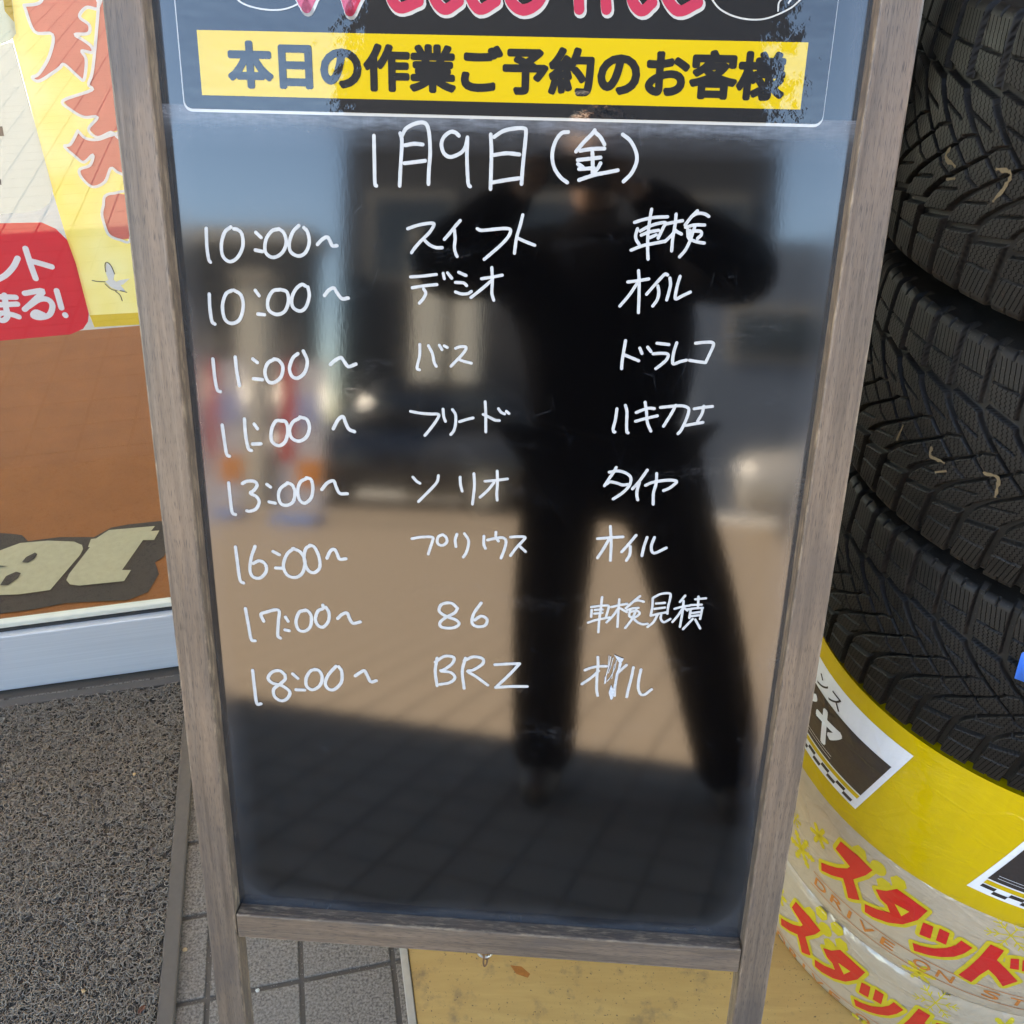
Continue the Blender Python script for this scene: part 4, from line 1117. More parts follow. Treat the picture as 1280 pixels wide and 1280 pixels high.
# sidewall relief: ribs
rib = 0.0006 * (np.abs(Q) > 0.150) * (np.sin(Q * 900) > 0.6)
Wv = Wp - nw[None, :] * (DEP - rib); Rv = Rp - nr[None, :] * (DEP - rib)
Vt = np.stack([Rv * np.cos(TH), Rv * np.sin(TH), Wv], -1).reshape(-1, 3)
nT, nQ = TH.shape
ii = np.arange(nT)[:, None]; jj = np.arange(nQ - 1)[None, :]
i2 = (ii + 1) % nT
Ft = np.stack([ii * nQ + jj, i2 * nQ + jj, i2 * nQ + jj + 1, ii * nQ + jj + 1], -1).reshape(-1, 4)
def rubber():
    m = N('tyre_rubber')
    uv = m.n('UVMap').outputs[0]
    sx = m.n('SeparateXYZ'); m.l(uv, sx.inputs[0])
    S, Qv = sx.outputs[0], sx.outputs[1]         # metres along / across the tread
    aq = m.math('ABSOLUTE', Qv)
    tri = m.math('PINGPONG', Qv, 0.0022)
    k = m.math('MULTIPLY', m.math('LESS_THAN', aq, 0.100), m.math('ADD', 0.25, m.math('MULTIPLY', m.math('LESS_THAN', aq, 0.084), 0.75)))
    u = m.math('ADD', S, m.math('MULTIPLY', m.math('MULTIPLY', tri, k), 0.9))
    u = m.math('ADD', u, m.math('MULTIPLY', aq, 0.28))
    f = m.math('FRACT', m.math('DIVIDE', u, 0.0052))
    line = m.math('SUBTRACT', 1.0, m.math('GREATER_THAN', f, 0.20))
    line = m.math('MULTIPLY', line, m.math('LESS_THAN', aq, 0.112))
    at = m.n('Attribute'); at.attribute_name = 'groove'
    line = m.math('MULTIPLY', line, m.math('LESS_THAN', at.outputs['Fac'], 0.08))
    # breaks in the cuts so that they stop before the block edges
    co = m.coord('Object')
    nz = m.noise(co, 35, 4, 0.6); fine = m.noise(co, 900, 2)
    dust = m.ramp(nz, [(0.45, 0.0), (0.8, 0.5)])
    c = m.mix(dust, (0.0078, 0.0062, 0.0052), (0.018, 0.0140, 0.0110))
    spots = m.n('TexVoronoi'); m.l(co, spots.inputs['Vector']); spots.inputs['Scale'].default_value = 210
    c = m.mix(m.math('MULTIPLY', m.math('LESS_THAN', spots.outputs['Distance'], 0.16), 0.3), c, (0.055, 0.046, 0.038))
    c = m.mix(m.math('MULTIPLY', line, 0.75), c, (0.002, 0.002, 0.002))
    h = m.math('ADD', m.math('MULTIPLY', line, -1.0), m.math('MULTIPLY', fine, 0.12))
    m.set(col=c, rough=m.ramp(nz, [(0.3, 0.50), (0.8, 0.70)]), ior=1.45, spec=m.math('MULTIPLY', 0.32, m.math('SUBTRACT', 1.0, m.math('MULTIPLY', line, 0.9))), normal=m.bump(h, 0.5, 0.0009))
    return m.m
M_RUB = rubber()
tyme = np_mesh('tread', Vt, Ft, M_RUB)
uvl = tyme.uv_layers.new(name='UVMap')
ga_ = tyme.attributes.new('groove', 'FLOAT', 'POINT'); ga_.data.foreach_set('value', (DEP / 0.0078).astype(np.float32).ravel())
lv = Ft.ravel()
S_ = (np.broadcast_to(TH, TH.shape) * R_T).ravel(); Q_ = Q.ravel()
uvs = np.stack([S_[lv], Q_[lv]], -1)
# seam
uv4 = uvs.reshape(-1, 4, 2)
mx = uv4[:, :, 0].max(1, keepdims=True)
uv4[:, :, 0] = np.where(mx - uv4[:, :, 0] > 1.0, uv4[:, :, 0] + 2 * math.pi * R_T, uv4[:, :, 0])
uvl.data.foreach_set('uv', uv4.astype(np.float32).ravel())
# inner liner and bead
def ring_mesh(name, prof_pts, n, m):
    V, Fq = [], []
    for i in range(n):
        a = 2 * math.pi * i / n
        for r, z in prof_pts: V.append((r * math.cos(a), r * math.sin(a), z))
    k = len(prof_pts)
    for i in range(n):
        for j in range(k - 1):
            i2 = (i + 1) % n
            Fq.append((i * k + j, i2 * k + j, i2 * k + j + 1, i * k + j + 1))
    return np_mesh(name, np.array(V), np.array(Fq), m)
re_, we_ = prof[-1, 1], prof[-1, 0]
bead = ring_mesh('bead', [(re_ + 0.001, we_ - 0.001), (re_ - 0.012, we_ - 0.004), (re_ - 0.014, we_ - 0.018), (re_ + 0.002, we_ - 0.024), (R_T - 0.028, 0.085), (R_T - 0.024, 0.0), (R_T - 0.028, -0.085), (re_ + 0.002, -we_ + 0.024), (re_ - 0.014, -we_ + 0.018), (re_ - 0.012, -we_ + 0.004), (re_ + 0.001, -we_ + 0.001)], 96, plain('inner_liner', (0.018, 0.017, 0.016), 0.7))
TYR = [(0.731, -0.004, 0.000, 0.0, 'lowest bare winter tyre, resting on the yellow wrapped base'), (0.993, -0.012, 0.002, 3.1, 'middle bare winter tyre with pale crayon marks, between two others in the stack'), (1.262, -0.022, 0.006, -2.2, 'topmost bare winter tyre at the top of the stack')]
tyres = []
for i, (z, dx, dy, rot, lab) in enumerate(TYR):
    t = thing('tyre', lab, 'tyre', loc=(TC.x + dx, TC.y + dy, z), group='winter tyres in the stack')
    t.rotation_euler = (rad(random.uniform(-.4, .4)), rad(random.uniform(-.4, .4)), rad(rot))
    link(bpy.data.objects.new('tread', tyme), t)
    link(bpy.data.objects.new('bead', bead), t)
    tyres.append(t)

# cylinder prints
FILM = []
def film_r(z):
    for f in FILM:
        if f[0][1] <= z <= f[-1][1]:
            return float(np.interp(z, [q[1] for q in f], [q[0] for q in f]))
    return None
def cyl_obj(name, bm, R, m, parent, step=0.006, smooth=True, label=None):
    """bm in (arc, height, out) coordinates; prints follow the film they lie on"""
    slice_x(bm, step)
    if R is None:
        y = 0.0
        while y < 0.61:
            y += 0.008
            ys = [v.co.y for v in bm.verts]
            if min(ys) < y < max(ys):
                bmesh.ops.bisect_plane(bm, geom=bm.verts[:] + bm.edges[:] + bm.faces[:], plane_co=(0, y, 0), plane_no=(0, 1, 0))
    for v in bm.verts:
        th = v.co.x / R_REF; r = (film_r(v.co.y) or R_W - 0.006) if R is None else R
        r += v.co.z
        v.co = (TC.x + r * math.cos(th), TC.y + r * math.sin(th), v.co.y)
    o = world_obj(name, bm, m, smooth, parent=parent)
    if label: o['label'] = label
    return o
R_REF = 0.362
M_CRAYON = plain('yellow_crayon', (0.12, 0.085, 0.045), 0.9, var=0.6, scale=900)
def crayon(tyre, strokes, R):
    global R_REF, TC
    old = R_REF; R_REF = R; old_c = TC; TC = Vector((tyre.location.x, tyre.location.y, 0))
    bm = bmesh.new()
    for s in strokes:
        P = [Vector(oncyl(p.x, p.y, R)) for p in smooth_pts(s, 5)]
        P = [p + Vector((random.uniform(-1, 1), random.uniform(-1, 1))) * 0.0007 for p in P]
        ribbon(bm, P, 0.0030, 0, 0, 1.2)
    cyl_obj('crayon_mark', bm, R + 0.0004, M_CRAYON, tyre)
    R_REF = old; TC = old_c
c6 = lambda L, ox, oy, s: [[(ox + x / s, oy + y / s) for x, y in p] for p in L]
crayon(tyres[2], c6([[(550,740),(530,790),(575,830)], [(540,895),(575,890)], [(785,845),(850,860),(845,910),(770,1000)]], 1050, 0, 4), R_T + 0.0002)
crayon(tyres[1], c6([[(540,1040),(535,1080),(600,1110)], [(560,1160),(610,1155)], [(395,930),(365,1000)], [(800,1165),(870,1190),(860,1280)]], 1030, 300, 4), R_T + 0.0002)
# blue tag on the lowest tyre
R_REF = R_T
bm = bmesh.new(); poly(bm, [oncyl(*p, R_T) for p in ((1269, 846), (1274, 828), (1278, 815), (1310, 800), (1312, 868), (1280, 850))], 0)
bmesh.ops.solidify(bm, geom=bm.faces[:], thickness=0.0015)
tg = cyl_obj('price_tag', bm, R_T + 0.003, plain('bright_blue_plastic', (0.02, 0.16, 0.72), 0.35), None)
tag(tg, 'bright blue plastic tag stuck on the lowest bare tyre', 'tag')
R_REF = 0.362

# ------------------------------------------------------------------ wrapped tyres under the bare ones
def film(name, col, wr=0.5, rough=0.06):
    m = N(name); co = m.coord('World')
    n1 = m.noise(m.coord('World', (7, 7, 16)), 1.0, 4, 0.55, 0.8); n2 = m.noise(m.coord('World', (60, 60, 14)), 1.0, 3, 0.6, 0.5)
    vz = m.n('TexVoronoi', feature='DISTANCE_TO_EDGE'); m.l(m.coord('World', (9, 9, 16)), vz.inputs['Vector']); vz.inputs['Scale'].default_value = 1.0
    crease = m.ramp(vz.outputs['Distance'], [(0.0, 1.0), (0.05, 0.0)])
    h = m.math('ADD', m.math('ADD', m.math('MULTIPLY', n1, 1.3), m.math('MULTIPLY', crease, 0.10)), m.math('MULTIPLY', n2, 0.10))
    nm = m.bump(h, wr, 0.006)
    c0 = tuple(c * 0.88 for c in col); c1_ = tuple(min(1, c * 1.08) for c in col)
    m.set(col=m.mix(n2, c0, c1_), rough=0.45, spec=0.15, coat=0.9, coat_rough=rough, coat_ior=1.7, cn=nm, normal=nm)
    return m.m
M_FY = film('yellow_printed_film', (0.56, 0.37, 0.002)); M_FS = film('silver_beige_film', (0.44, 0.340, 0.235), 1.0)
M_FR = film('red_print_on_film', (0.58, 0.016, 0.012)); M_FH = film('yellow_halo_print', (0.56, 0.42, 0.02)); M_FO = film('orange_print_on_film', (0.55, 0.17, 0.03))
M_FW = film('white_print_on_film', (0.74, 0.74, 0.76)); M_FK = film('black_print_on_film', (0.030, 0.022, 0.020))
H1, H2 = 0.397, 0.191
def wrap_profile(z0, z1, R, tuck0, tuck1, n=14):
    out = []
    for k in range(n + 1):
        t = k / n
        b = 4 * t * (1 - t)
        e0 = max(0, 1 - t / 0.06) ** 2; e1 = max(0, 1 - (1 - t) / 0.06) ** 2
        out.append((R - 0.0045 + 0.0045 * b - tuck0 * e0 - tuck1 * e1, z0 + (z1 - z0) * t))
    return out
def wrap(name, z0, z1, R, m, parent, lab, t0=0.004, t1=0.004, cone=0.0):
    pf = [(r - cone * (z - z0) / (z1 - z0), z) for r, z in wrap_profile(z0, z1, R, t0, t1, 28)]
    FILM.append(pf)
    me = ring_mesh(name, pf, 200, m)
    o = link(bpy.data.objects.new(name, me)); o.location = (TC.x, TC.y, 0)
    child_world(o, parent); o['label'] = lab
    return o
base = thing('wrapped_tyre_base', 'stack base wrapped in yellow and silver printed film beneath the bare tyres', 'wrapped tyres', loc=(TC.x, TC.y, 0.016))
R_W = 0.362
w_y = wrap('yellow_wrap', H1 - 0.004, 0.606, R_W + 0.0015, M_FY, base, 'yellow film band with black and white labels', 0.001, 0.0, 0.010)
w_s1 = wrap('silver_wrap', H2, H1, R_W, M_FS, base, 'upper silver film with red and yellow lettering')
w_s2 = wrap('silver_wrap', 0.017, H2 - 0.002, R_W - 0.001, M_FS, base, 'lower silver film with red and yellow lettering')
# cap under the first tyre
bm = bmesh.new(); bmesh.ops.create_circle(bm, cap_ends=True, segments=96, radius=R_W - 0.014)
o = from_bm('top_sheet', bm, M_FY); o.location = (TC.x, TC.y, 0.603); child_world(o, base)
def arc(deg): return rad(deg) * R_REF
def place(bm, x0, x1, y0, y1, out, mirror=False):
    xs = [v.co.x for v in bm.verts]; ys = [v.co.y for v in bm.verts]
    a, b, c, d = min(xs), max(xs), min(ys), max(ys)
    for v in bm.verts:
        v.co = ((v.co.x - a) / (b - a) * (x1 - x0) + x0, (v.co.y - c) / (d - c) * (y1 - y0) + y0, out)
    return bm
def chars(s, starts, y0, y1, out, r=0.0, n=8, shear=0.0, sq=False):
    """one glyph at a time at its own place: starts = [(deg0, deg1)]; r makes it heavier"""
    bm = bmesh.new()
    for ch, (a, b) in zip(s, starts):
        t = text_bm(ch, 1.0, 0.0, shear)
        xs = [v.co.x for v in t.verts]; ys = [v.co.y for v in t.verts]
        q = (min(xs), max(xs), min(ys), max(ys))
        yy0, yy1 = y0, y1
        if ch in 'ッ': yy1 = y0 + (y1 - y0) * 0.68
        sx, sy = (arc(b) - arc(a)) / (q[1] - q[0]), (yy1 - yy0) / (q[3] - q[2])
        for v in t.verts:
            v.co = ((v.co.x - q[0]) * sx + arc(a), (v.co.y - q[2]) * sy + yy0, out)
        if r: t = bold(t, r, n, square=sq)
        me = bpy.data.meshes.new('t'); t.to_mesh(me); t.free(); bm.from_mesh(me); bpy.data.meshes.remove(me)
    return bm
def snow(bm, cx, cy, r, wd, z, branches=True, petals=False):
    for k in range(6):
        a = math.pi * k / 3 + 0.3
        d = Vector((math.cos(a), math.sin(a))); c = Vector((cx, cy))
        ribbon(bm, [c, c + d * r], wd * (2.6 if petals else 1), z, 0, 0, True)
        if branches:
            for t in (0.45, 0.72):
                for s in (-1, 1):
                    b = a + s * 0.85
                    e = Vector((math.cos(b), math.sin(b)))
                    ribbon(bm, [c + d * r * t, c + d * r * t + e * r * 0.30], wd, z, 0, 0, False)
def ngon(cx, cy, r, n=16, ph=0.0): return [(cx + r * math.cos(ph + 2 * math.pi * k / n), cy + r * math.sin(ph + 2 * math.pi * k / n)) for k in range(n)]
def tr(L, ox, oy, sc): return [oncyl(ox + x / sc, oy + y / sc, R_REF) for x, y in L]
GLYPH = [tr([(415,420),(510,500),(597,585),(560,612),(490,634),(508,690),(526,752),(490,748),(460,740),(448,680),(432,628),(370,612),(308,584),(308,538),(350,554),(400,568),(455,572),(470,562),(430,512),(388,460)], 960, 960, 4.572),
         tr([(360,830),(395,836),(430,830),(475,862),(532,903),(500,932),(450,946),(400,940),(350,922),(324,905),(324,878),(365,896),(408,906),(398,882),(376,862)], 960, 800, 2.667),
         tr([(75,600),(145,628),(125,708),(50,678)], 1140, 1040, 5.336), tr([(185,640),(252,672),(228,748),(160,718)], 1140, 1040, 5.336),
         tr([(5,735),(60,755),(150,772),(230,768),(290,750),(330,720),(405,770),(350,805),(280,828),(200,830),(120,820),(15,790)], 1140, 1040, 5.336),
         tr([(525,748),(615,790),(567,850),(630,910),(705,990),(605,1025),(560,960),(510,912),(450,950),(395,1000),(310,950),(380,895),(450,830)], 1140, 1040, 5.336),
         tr([(658,840),(715,845),(712,915),(652,905)], 1140, 1040, 5.336), tr([(738,852),(796,862),(793,932),(733,922)], 1140, 1040, 5.336)]
G_HOLE = tr([(424,878),(452,893),(472,904),(446,918),(436,900)], 960, 800, 2.667)
def glyphs(dx, dy, z, halo=0.0):
    bm = bmesh.new()
    for g in GLYPH:
        pts = [(x + dx, y + dy) for x, y in g]
        poly(bm, pts, z)
        if halo:
            for k in range(len(pts)):
                ribbon(bm, [Vector(pts[k]), Vector(pts[(k + 1) % len(pts)])], halo * 2, z + 0.00002 * (k % 9 + 1), 0, 0, True)
    return bm
KANA = 'レスタイヤ'
KP = [(256.4, 265.5), (267.5, 278.5), (279.5, 289), (291, 301), (302, 313)]
for row, (dth, dh, par) in enumerate(((0.0, 0.0, w_s1), (-5.9, -0.207, w_s2))):
    kp = [(a + dth, b + dth) for a, b in KP]
    bs = 0.0004
    # snowflakes and flower
    for (a, h, r, pet) in ((197.8, 0.300, 0.014, False), (205.6, 0.325, 0.016, True), (202.2, 0.262, 0.026, True), (247.5, 0.372, 0.030, False), (262, 0.372, 0.018, True), (236.0, 0.213, 0.020, True)):
        if row and h > 0.35 and False: continue
        bm = bmesh.new()
        snow(bm, arc(a + dth), h + dh, r, 0.0016 if not pet else 0.0028, bs, True, pet)
        cyl_obj('snowflake_print', bm, None, M_FH, par)
    bm = bmesh.new()
    for k in range(6):
        an = math.pi * k / 3
        cx, cy = arc(220.5 + dth), 0.365 + dh
        if cy + 0.024 * math.sin(an) < (H1 if row == 0 else H2) - 0.012:
            poly(bm, ngon(cx + 0.030 * math.cos(an), cy + 0.024 * math.sin(an), 0.012, 6, an), bs)
    poly(bm, ngon(arc(220.5 + dth), 0.365 + dh, 0.012), bs)
    cyl_obj('flower_print', bm, None, M_FH, par)
    gx, gy = arc(dth), dh
    cyl_obj('halo_print', glyphs(gx, gy, bs + 0.0003, 0.0060), None, M_FH, par)
    cyl_obj('lettering', glyphs(gx, gy, bs + 0.0009), None, M_FR, par)
    bm = bmesh.new(); poly(bm, [(x + gx, y + gy) for x, y in G_HOLE], bs + 0.0013)
    cyl_obj('letter_counter', bm, None, M_FH, par)
    cyl_obj('halo_print', chars(KANA, kp, 0.277 + dh, 0.353 + dh, bs + 0.0003, 0.0108, 16, 0.12), None, M_FH, par)
    cyl_obj('lettering', chars(KANA, kp, 0.279 + dh, 0.351 + dh, bs + 0.0009, 0.0050, 8, 0.12, True), None, M_FR, par)
    bm = bmesh.new()
    for h in (0.2505, 0.2205):
        ribbon(bm, [Vector((arc(207.2 + dth + k * 2), h + dh)) for k in range(56)], 0.0013, bs + 0.0004, 0, 0, False)
    cyl_obj('rule_line', bm, None, M_FO, par)
    wide = {'D': 3.4, 'R': 3.4, 'I': 0.7, 'V': 3.8, 'E': 3.0, 'O': 3.6, 'N': 3.4, 'S': 3.4, 'T': 3.4}
    ps = [(208.3, 'D'), (213.3, 'R'), (218.2, 'I'), (221.0, 'V'), (226.6, 'E'), (234.0, 'O'), (239.0, 'N'), (248.3, 'S'), (253.6, 'T')]
    cyl_obj('small_lettering', chars(''.join(c for _, c in ps), [(a + dth, a + wide[c] + dth) for a, c in ps], 0.2265 + dh, 0.2440 + dh, bs + 0.0003, 0.0004, 4), None, M_FO, par)

def para(a0, a1, h0, h1, slope=-0.045):
    """parallelogram whose ends slant; a in degrees at h = .435"""
    o0, o1 = (h0 - 0.435) * 45.8, (h1 - 0.435) * 45.8
    return [(arc(a0 + o0), h0), (arc(a1 + o0), h0), (arc(a1 + o1), h1), (arc(a0 + o1), h1)]
for (a0, a1, has) in ((172.0, 211.7, True), (236.6, 276.3, True)):
    bm = bmesh.new(); poly(bm, para(a0, a1, 0.432, 0.580), 0.0004)
    lab = cyl_obj('label', bm, None, M_FW, w_y, label='white bordered label with a black field and a chequered foot strip')
    bm = bmesh.new(); poly(bm, para(a0 + 1.2, a1 - 1.3, 0.462, 0.543), 0.0008)
    cyl_obj('black_field', bm, None, M_FK, lab)
    bm = bmesh.new(); poly(bm, para(a0 + 1.4, a1 - 1.3, 0.4515, 0.4595), 0.0008)
    cyl_obj('yellow_line', bm, None, M_FY, lab)
    bm = bmesh.new()
    k = 0; a = a0 + 1.5
    while a < a1 - 3.0:
        h = 0.4370 if k % 2 else 0.4435
        poly(bm, para(a, min(a + 2.6, a1 - 0.8), h - 0.0004, h + 0.0061), 0.0008)
        a += 2.6; k += 1
    cyl_obj('chequer_strip', bm, None, M_FK, lab)
    A0 = a1 - 211.7
    cyl_obj('lettering', chars('ヤイ', [(194.0 + A0, 202.6 + A0), (184.5 + A0, 192.5 + A0)], 0.480, 0.528, 0.0012, 0.0028, 8), None, M_FW, lab)
    cyl_obj('small_lettering', chars('スン', [(195.6 + A0, 199.8 + A0), (190.5 + A0, 194.5 + A0)], 0.5475, 0.5655, 0.0010, 0.0003, 4), None, M_FK, lab)
    bm = bmesh.new()
    for h in (0.4695, 0.4745):
        ribbon(bm, [Vector((arc(a0 + 4 + k * 2), h)) for k in range(14)], 0.0006, 0.0012, 0, 0, False)
    cyl_obj('rule_line', bm, None, M_FW, lab)

# ------------------------------------------------------------------ the person holding the phone
def skin(name, V, Ed, Rr, m, parent, root=0, sub=2):
    me = bpy.data.meshes.new(name)
    me.from_pydata(V, Ed, [])
    o = link(bpy.data.objects.new(name, me))
    md = o.modifiers.new('skin', 'SKIN'); md.use_smooth_shade = True
    sv = me.skin_vertices[0].data
    for i, r in enumerate(Rr):
        sv[i].radius = (r, r) if not isinstance(r, tuple) else r
        sv[i].use_root = (i == root)
    s = o.modifiers.new('subsurf', 'SUBSURF'); s.levels = sub; s.render_levels = sub
    me.materials.append(m)
    child_world(o, parent)
    return o
M_SKIN = plain('skin', (0.24, 0.14, 0.10), 0.5); M_BLK = plain('black_cloth', (0.0035, 0.0035, 0.004), 1.0, spec=0.0); M_SHOE = plain('brown_shoe', (0.10, 0.065, 0.045), 0.5)
M_HAIR = plain('black_hair', (0.012, 0.010, 0.009), 0.6)
pp = thing('person', 'person in black jacket and trousers holding up a phone with both hands', 'person', loc=(0.10, -0.78, 0))
hip, chest = Vector((0.06, -0.80, 0.98)), Vector((0.03, -0.66, 1.34))
V = [hip, (0.05, -0.76, 1.12), chest, (0.015, -0.60, 1.47), (0.01, -0.575, 1.55),
     (-0.17, -0.63, 1.43), (-0.36, -0.42, 1.37), (-0.105, -0.10, 1.475),
     (0.21, -0.63, 1.43), (0.39, -0.42, 1.37), (0.105, -0.10, 1.475)]
Ed = [(0, 1), (1, 2), (2, 3), (3, 4), (2, 5), (5, 6), (6, 7), (2, 8), (8, 9), (9, 10)]
skin('jacket', V[:11], Ed, [(0.235, 0.16), (0.235, 0.16), (0.25, 0.17), 0.11, 0.06, 0.10, 0.082, 0.040, 0.10, 0.082, 0.040], M_BLK, pp)
V = [(0.06, -0.80, 1.02), (-0.05, -0.81, 0.93), (-0.075, -0.78, 0.52), (-0.075, -0.86, 0.03), (0.19, -0.81, 0.93), (0.335, -0.77, 0.52), (0.46, -0.83, 0.03)]
skin('trousers', V, [(0, 1), (1, 2), (2, 3), (0, 4), (4, 5), (5, 6)], [(0.235, 0.17), 0.130, 0.110, 0.095, 0.140, 0.118, 0.100], M_BLK, pp)
for x in (-0.075, 0.46):
    skin('shoe', [(x, -0.94, 0.055), (x, -0.87, 0.05), (x - 0.005, -0.76, 0.040), (x - 0.008, -0.68, 0.030)], [(0, 1), (1, 2), (2, 3)], [0.055, 0.060, 0.056, 0.042], M_SHOE, pp)
hd = skin('head', [(0.01, -0.575, 1.52), (0.008, -0.56, 1.60), (0.005, -0.54, 1.66), (0.0, -0.53, 1.74), (0.0, -0.44, 1.655)], [(0, 1), (1, 2), (2, 3), (2, 4)], [0.055, 0.058, (0.080, 0.090), 0.070, 0.018], M_SKIN, pp)
skin('hair', [(0.0, -0.585, 1.66), (0.0, -0.565, 1.72), (0.0, -0.53, 1.775)], [(0, 1), (1, 2)], [0.080, 0.088, 0.066], M_HAIR, pp)
for s in (-1, 1):
    bm = bmesh.new(); bmesh.ops.create_icosphere(bm, subdivisions=2, radius=0.011, matrix=Matrix.Translation((s * 0.031, -0.462, 1.672)))
    world_obj('eye', bm, plain('eye', (0.05, 0.03, 0.02), 0.1), True, pp)
bm = bmesh.new(); tube(bm, [(-0.022, -0.452, 1.612), (0, -0.446, 1.609), (0.022, -0.452, 1.612)], 0.006, 6)
world_obj('mouth', bm, plain('lip', (0.40, 0.18, 0.15), 0.5), True, pp)
for s in (-1, 1):
    pz = 1.470
    palm = Vector((s * 0.098, -0.045, pz))
    skin('palm', [(s * 0.106, -0.100, pz), (s * 0.100, -0.060, pz), (s * 0.092, -0.022, pz + 0.004)], [(0, 1), (1, 2)], [0.024, (0.034, 0.018), (0.030, 0.014)], M_SKIN, pp)
    for k in range(4):
        z = pz + 0.030 - k * 0.019
        ln = (0.9, 1.0, 0.94, 0.78)[k]
        skin('finger', [(s * 0.098, -0.030, z), (s * 0.094, -0.004, z + 0.002), (s * (0.094 - 0.022 * ln), 0.0085 - 0.012, z + 0.003), (s * (0.094 - 0.040 * ln), -0.004, z + 0.003)], [(0, 1), (1, 2), (2, 3)], [0.0095, 0.0088, 0.0082, 0.0070], M_SKIN, pp)
    skin('thumb', [(s * 0.100, -0.060, pz + 0.012), (s * 0.082, -0.047, pz + 0.026), (s * 0.062, -0.036, pz + 0.030)], [(0, 1), (1, 2)], [0.012, 0.0105, 0.009], M_SKIN, pp)
ph = thing('phone', 'black phone held level in the hands of the person in black', 'phone', mat=Matrix.Translation((0.0, -0.020, 1.49)))
bm = bmesh.new(); box(bm, -0.080, 0.080, -0.004, 0.004, -0.037, 0.037, 0.003)
from_bm('body', bm, plain('black_phone_shell', (0.015, 0.015, 0.017), 0.2), ph)
bm = bmesh.new(); bmesh.ops.create_cone(bm, cap_ends=True, segments=24, radius1=0.006, radius2=0.006, depth=0.002, matrix=Matrix.Translation((0.0, 0.0052, 0.026)) @ Matrix.Rotation(math.pi / 2, 4, 'X'))
from_bm('lens', bm, plain('lens_glass', (0.01, 0.01, 0.02), 0.05), ph)

# ------------------------------------------------------------------ what the board mirrors: the lot across the pavement
def wbox(x0, x1, y0, y1, z0, z1, bevel=0.0):
    bm = bmesh.new(); box(bm, x0, x1, y0, y1, z0, z1, bevel); return bm
M_B1 = plain('dark_grey_render', (0.075, 0.07, 0.068), 0.8, scale=2); M_B2 = plain('slate_cladding', (0.085, 0.11, 0.15), 0.7, scale=2)
M_B3 = plain('dark_blue_grey_block', (0.016, 0.018, 0.024), 0.8, scale=1); M_FAS = plain('pale_fascia', (0.33, 0.29, 0.24), 0.7)
M_WIN = plain('dark_window_glass', (0.02, 0.025, 0.03), 0.1)
def house(name, label, x0, x1, y, depth, h, m, fascia=True, nwin=3, wz=1.0, wh=1.2):
    t = thing(name, label, 'building', loc=((x0 + x1) / 2, y - depth / 2, 0))
    world_obj('wall', wbox(x0, x1, y - depth, y, -0.01, h), m, parent=t)
    if fascia: world_obj('fascia', wbox(x0 - 0.15, x1 + 0.15, y - depth, y + 0.25, h, h + 0.22), M_FAS, parent=t)
    for k in range(nwin):
        c = x0 + (x1 - x0) * (k + 0.5) / nwin; hw = (x1 - x0) / nwin * 0.3
        wv = world_obj('window', wbox(c - hw, c + hw, y - 0.02, y + 0.03, wz, wz + wh), M_FAS, parent=t)
        world_obj('pane', wbox(c - hw + 0.06, c + hw - 0.06, y + 0.031, y + 0.04, wz + 0.06, wz + wh - 0.06), M_WIN, parent=wv)
    return t
house('low_shop', 'low dark grey shop with pale fascia at the left across the lot', -9.5, -5.10, -13.0, 0.9, 3.75, M_B1, True, 4)
house('tall_block', 'tall dark block behind the pale columns across the lot, seen in the reflection', -4.80, 2.3, -14.0, 8, 12.0, M_B3, False, 3, 3.4, 1.4)
house('slate_warehouse', 'slate blue warehouse at the right across the lot, seen in the reflection', 0.9, 9.5, -11.0, 4, 3.55, M_B2, False, 4, 2.0, 0.7)
# pale columns / hanging banners
M_PALE = plain('sunlit_pale_plaster', (0.62, 0.57, 0.48), 0.8, var=0.25, scale=3)
for k, (x0, x1, h) in enumerate(((-2.93, -2.52, 3.55), (-2.34, -2.02, 3.25))):
    t = thing('pale_column', ('wider', 'narrower')[k] + ' pale plaster column in front of the tall dark block', 'column', loc=((x0 + x1) / 2, -11.5, 0), group='pale columns across the lot')
    world_obj('shaft', wbox(x0, x1, -11.75, -11.4, -0.01, h, 0.02), M_PALE, parent=t)
    world_obj('cap', wbox(x0 - 0.04, x1 + 0.04, -11.79, -11.36, h, h + 0.10, 0.01), M_FAS, parent=t)
    world_obj('plinth', wbox(x0 - 0.05, x1 + 0.05, -11.80, -11.35, -0.01, 0.25, 0.01), M_FAS, parent=t)
t = thing('pale_upright', 'plain cream upright standing in for a pale trunk-like shape, between the banner stands and the low dark shop across the lot', 'pillar', loc=(-4.25, -9.0, 0))  # invented upright where the board mirrors a pale trunk-like shape
world_obj('shaft', wbox(-4.42, -4.08, -9.2, -8.9, -0.01, 2.55, 0.02), M_PALE, parent=t)
world_obj('cap', wbox(-4.48, -4.02, -9.25, -8.85, 2.55, 2.68, 0.02), M_FAS, parent=t)
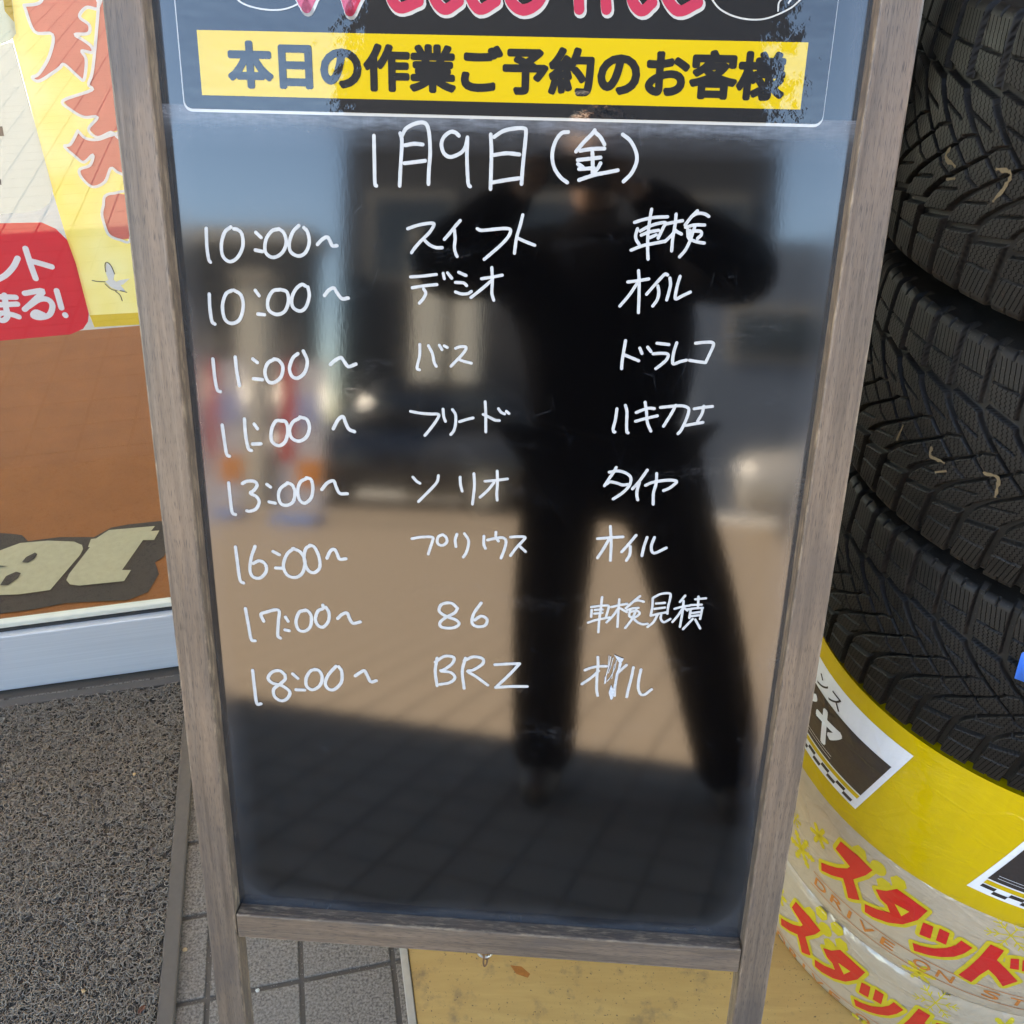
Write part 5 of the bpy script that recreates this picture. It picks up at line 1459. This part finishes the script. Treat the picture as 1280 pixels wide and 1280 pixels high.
# banner stands
for k, (bx, by) in enumerate(((-3.93, -7.4), (-3.05, -7.2))):
    t = thing('banner_stand', ('left one', 'right one')[k] + ' of two red, white and orange banner stands across the lot', 'banner stand', loc=(bx, by, 0), group='banner stands')
    world_obj('base', wbox(bx - 0.22, bx + 0.22, by - 0.2, by + 0.2, -0.013, 0.06, 0.02), plain('blue_plastic', (0.05, 0.18, 0.5), 0.4), parent=t)
    bm = bmesh.new(); tube(bm, [(bx - 0.22, by, 0.05), (bx - 0.22, by, 1.62)], 0.014, 8); tube(bm, [(bx + 0.24, by, 0.05), (bx + 0.24, by, 1.62)], 0.014, 8)
    world_obj('pole', bm, M_STEEL, True, t)
    cl = world_obj('cloth', wbox(bx - 0.21, bx + 0.23, by - 0.004, by + 0.004, 0.16, 1.56), plain('white_banner_cloth', (0.60, 0.58, 0.62), 0.9), parent=t)
    world_obj('red_stripe', wbox(bx - 0.20, bx - 0.06, by + 0.0045, by + 0.009, 0.6, 1.55), plain('red_banner_cloth', (0.70, 0.04, 0.03), 0.9), parent=cl)
    world_obj('orange_patch', wbox(bx - 0.02, bx + 0.22, by + 0.0045, by + 0.009, 0.36, 0.62), plain('orange_banner_cloth', (0.85, 0.28, 0.02), 0.9), parent=cl)
    world_obj('blue_patch', wbox(bx - 0.03, bx + 0.20, by + 0.0045, by + 0.009, 0.95, 1.25), plain('pale_blue_banner_cloth', (0.35, 0.40, 0.65), 0.9), parent=cl)
# cars parked in the lot
def car(x, y, rz, name, label, col, L=4.0, Wd=1.66, H=1.5):
    t = thing(name, label, 'car', loc=(x, y, 0)); t.rotation_euler = (0, 0, rz)
    paint = plain(name + '_paint', col, 0.25, 0.2, 0.05, 3, coat=0.8)
    def loft(secs, m, nm, par=t):
        bm = bmesh.new(); rings = []
        for (px, hw, zb_, zt_) in secs:
            rings.append([bm.verts.new((px, sy * hw * k, z)) for sy, k, z in ((-1, 0.93, zb_), (-1, 1, zb_ + (zt_ - zb_) * .35), (-1, 0.97, zb_ + (zt_ - zb_) * .8), (-1, 0.82, zt_), (1, 0.82, zt_), (1, 0.97, zb_ + (zt_ - zb_) * .8), (1, 1, zb_ + (zt_ - zb_) * .35), (1, 0.93, zb_))])
        for a, b in zip(rings, rings[1:]):
            for k in range(8): bm.faces.new((a[k], a[(k + 1) % 8], b[(k + 1) % 8], b[k]))
        bm.faces.new(rings[0]); bm.faces.new(rings[-1][::-1])
        bmesh.ops.recalc_face_normals(bm, faces=bm.faces[:])
        return from_bm(nm, bm, m, par, True)
    w2 = Wd / 2
    loft([(-L / 2, w2 * .86, 0.30, 0.72), (-L / 2 + .12, w2 * .95, 0.22, 0.86), (-L * .18, w2, 0.20, 0.96), (L * .25, w2, 0.20, 0.98), (L / 2 - .1, w2 * .95, 0.24, 0.95), (L / 2, w2 * .88, 0.34, 0.86)], paint, 'body')
    loft([(-L * .22, w2 * .80, 0.94, 0.97), (-L * .05, w2 * .84, 0.93, H - .02), (L * .30, w2 * .84, 0.93, H), (L * .46, w2 * .80, 0.93, 1.0)], M_WIN, 'cabin_glass')
    loft([(-L * .06, w2 * .78, H - .03, H + .005), (L * .12, w2 * .80, H - .02, H + .025), (L * .31, w2 * .78, H - .03, H + .01)], paint, 'roof')
    for sx in (-L * .31, L * .31):
        for sy in (-1, 1):
            bm = bmesh.new(); bmesh.ops.create_cone(bm, cap_ends=True, segments=28, radius1=0.30, radius2=0.30, depth=0.18, matrix=Matrix.Translation((sx, sy * (w2 - .08), 0.295)) @ Matrix.Rotation(math.pi / 2, 4, 'X'))
            wh = from_bm('wheel', bm, plain('car_tyre', (0.02, 0.02, 0.02), 0.8), t, False)
            bm = bmesh.new(); bmesh.ops.create_cone(bm, cap_ends=True, segments=20, radius1=0.19, radius2=0.17, depth=0.02, matrix=Matrix.Translation((sx, sy * (w2 + .015), 0.295)) @ Matrix.Rotation(math.pi / 2, 4, 'X'))
            from_bm('rim', bm, M_STEEL, wh)
    for sy in (-1, 1):
        bm = bmesh.new(); box(bm, -L / 2 - .01, -L / 2 + .10, sy * w2 * .62 - .12, sy * w2 * .62 + .12, 0.62, 0.74, 0.03)
        from_bm('headlight', bm, plain('headlight_lens', (0.7, 0.7, 0.7), 0.1), t)
    return t
car(-2.6, -10.0, rad(8), 'dark_car', 'dark grey hatchback parked side-on in front of the pale columns', (0.03, 0.032, 0.036))
car(3.3, -8.6, rad(4), 'silver_car', 'silver hatchback parked before the slate warehouse, seen in the reflection', (0.22, 0.21, 0.20))
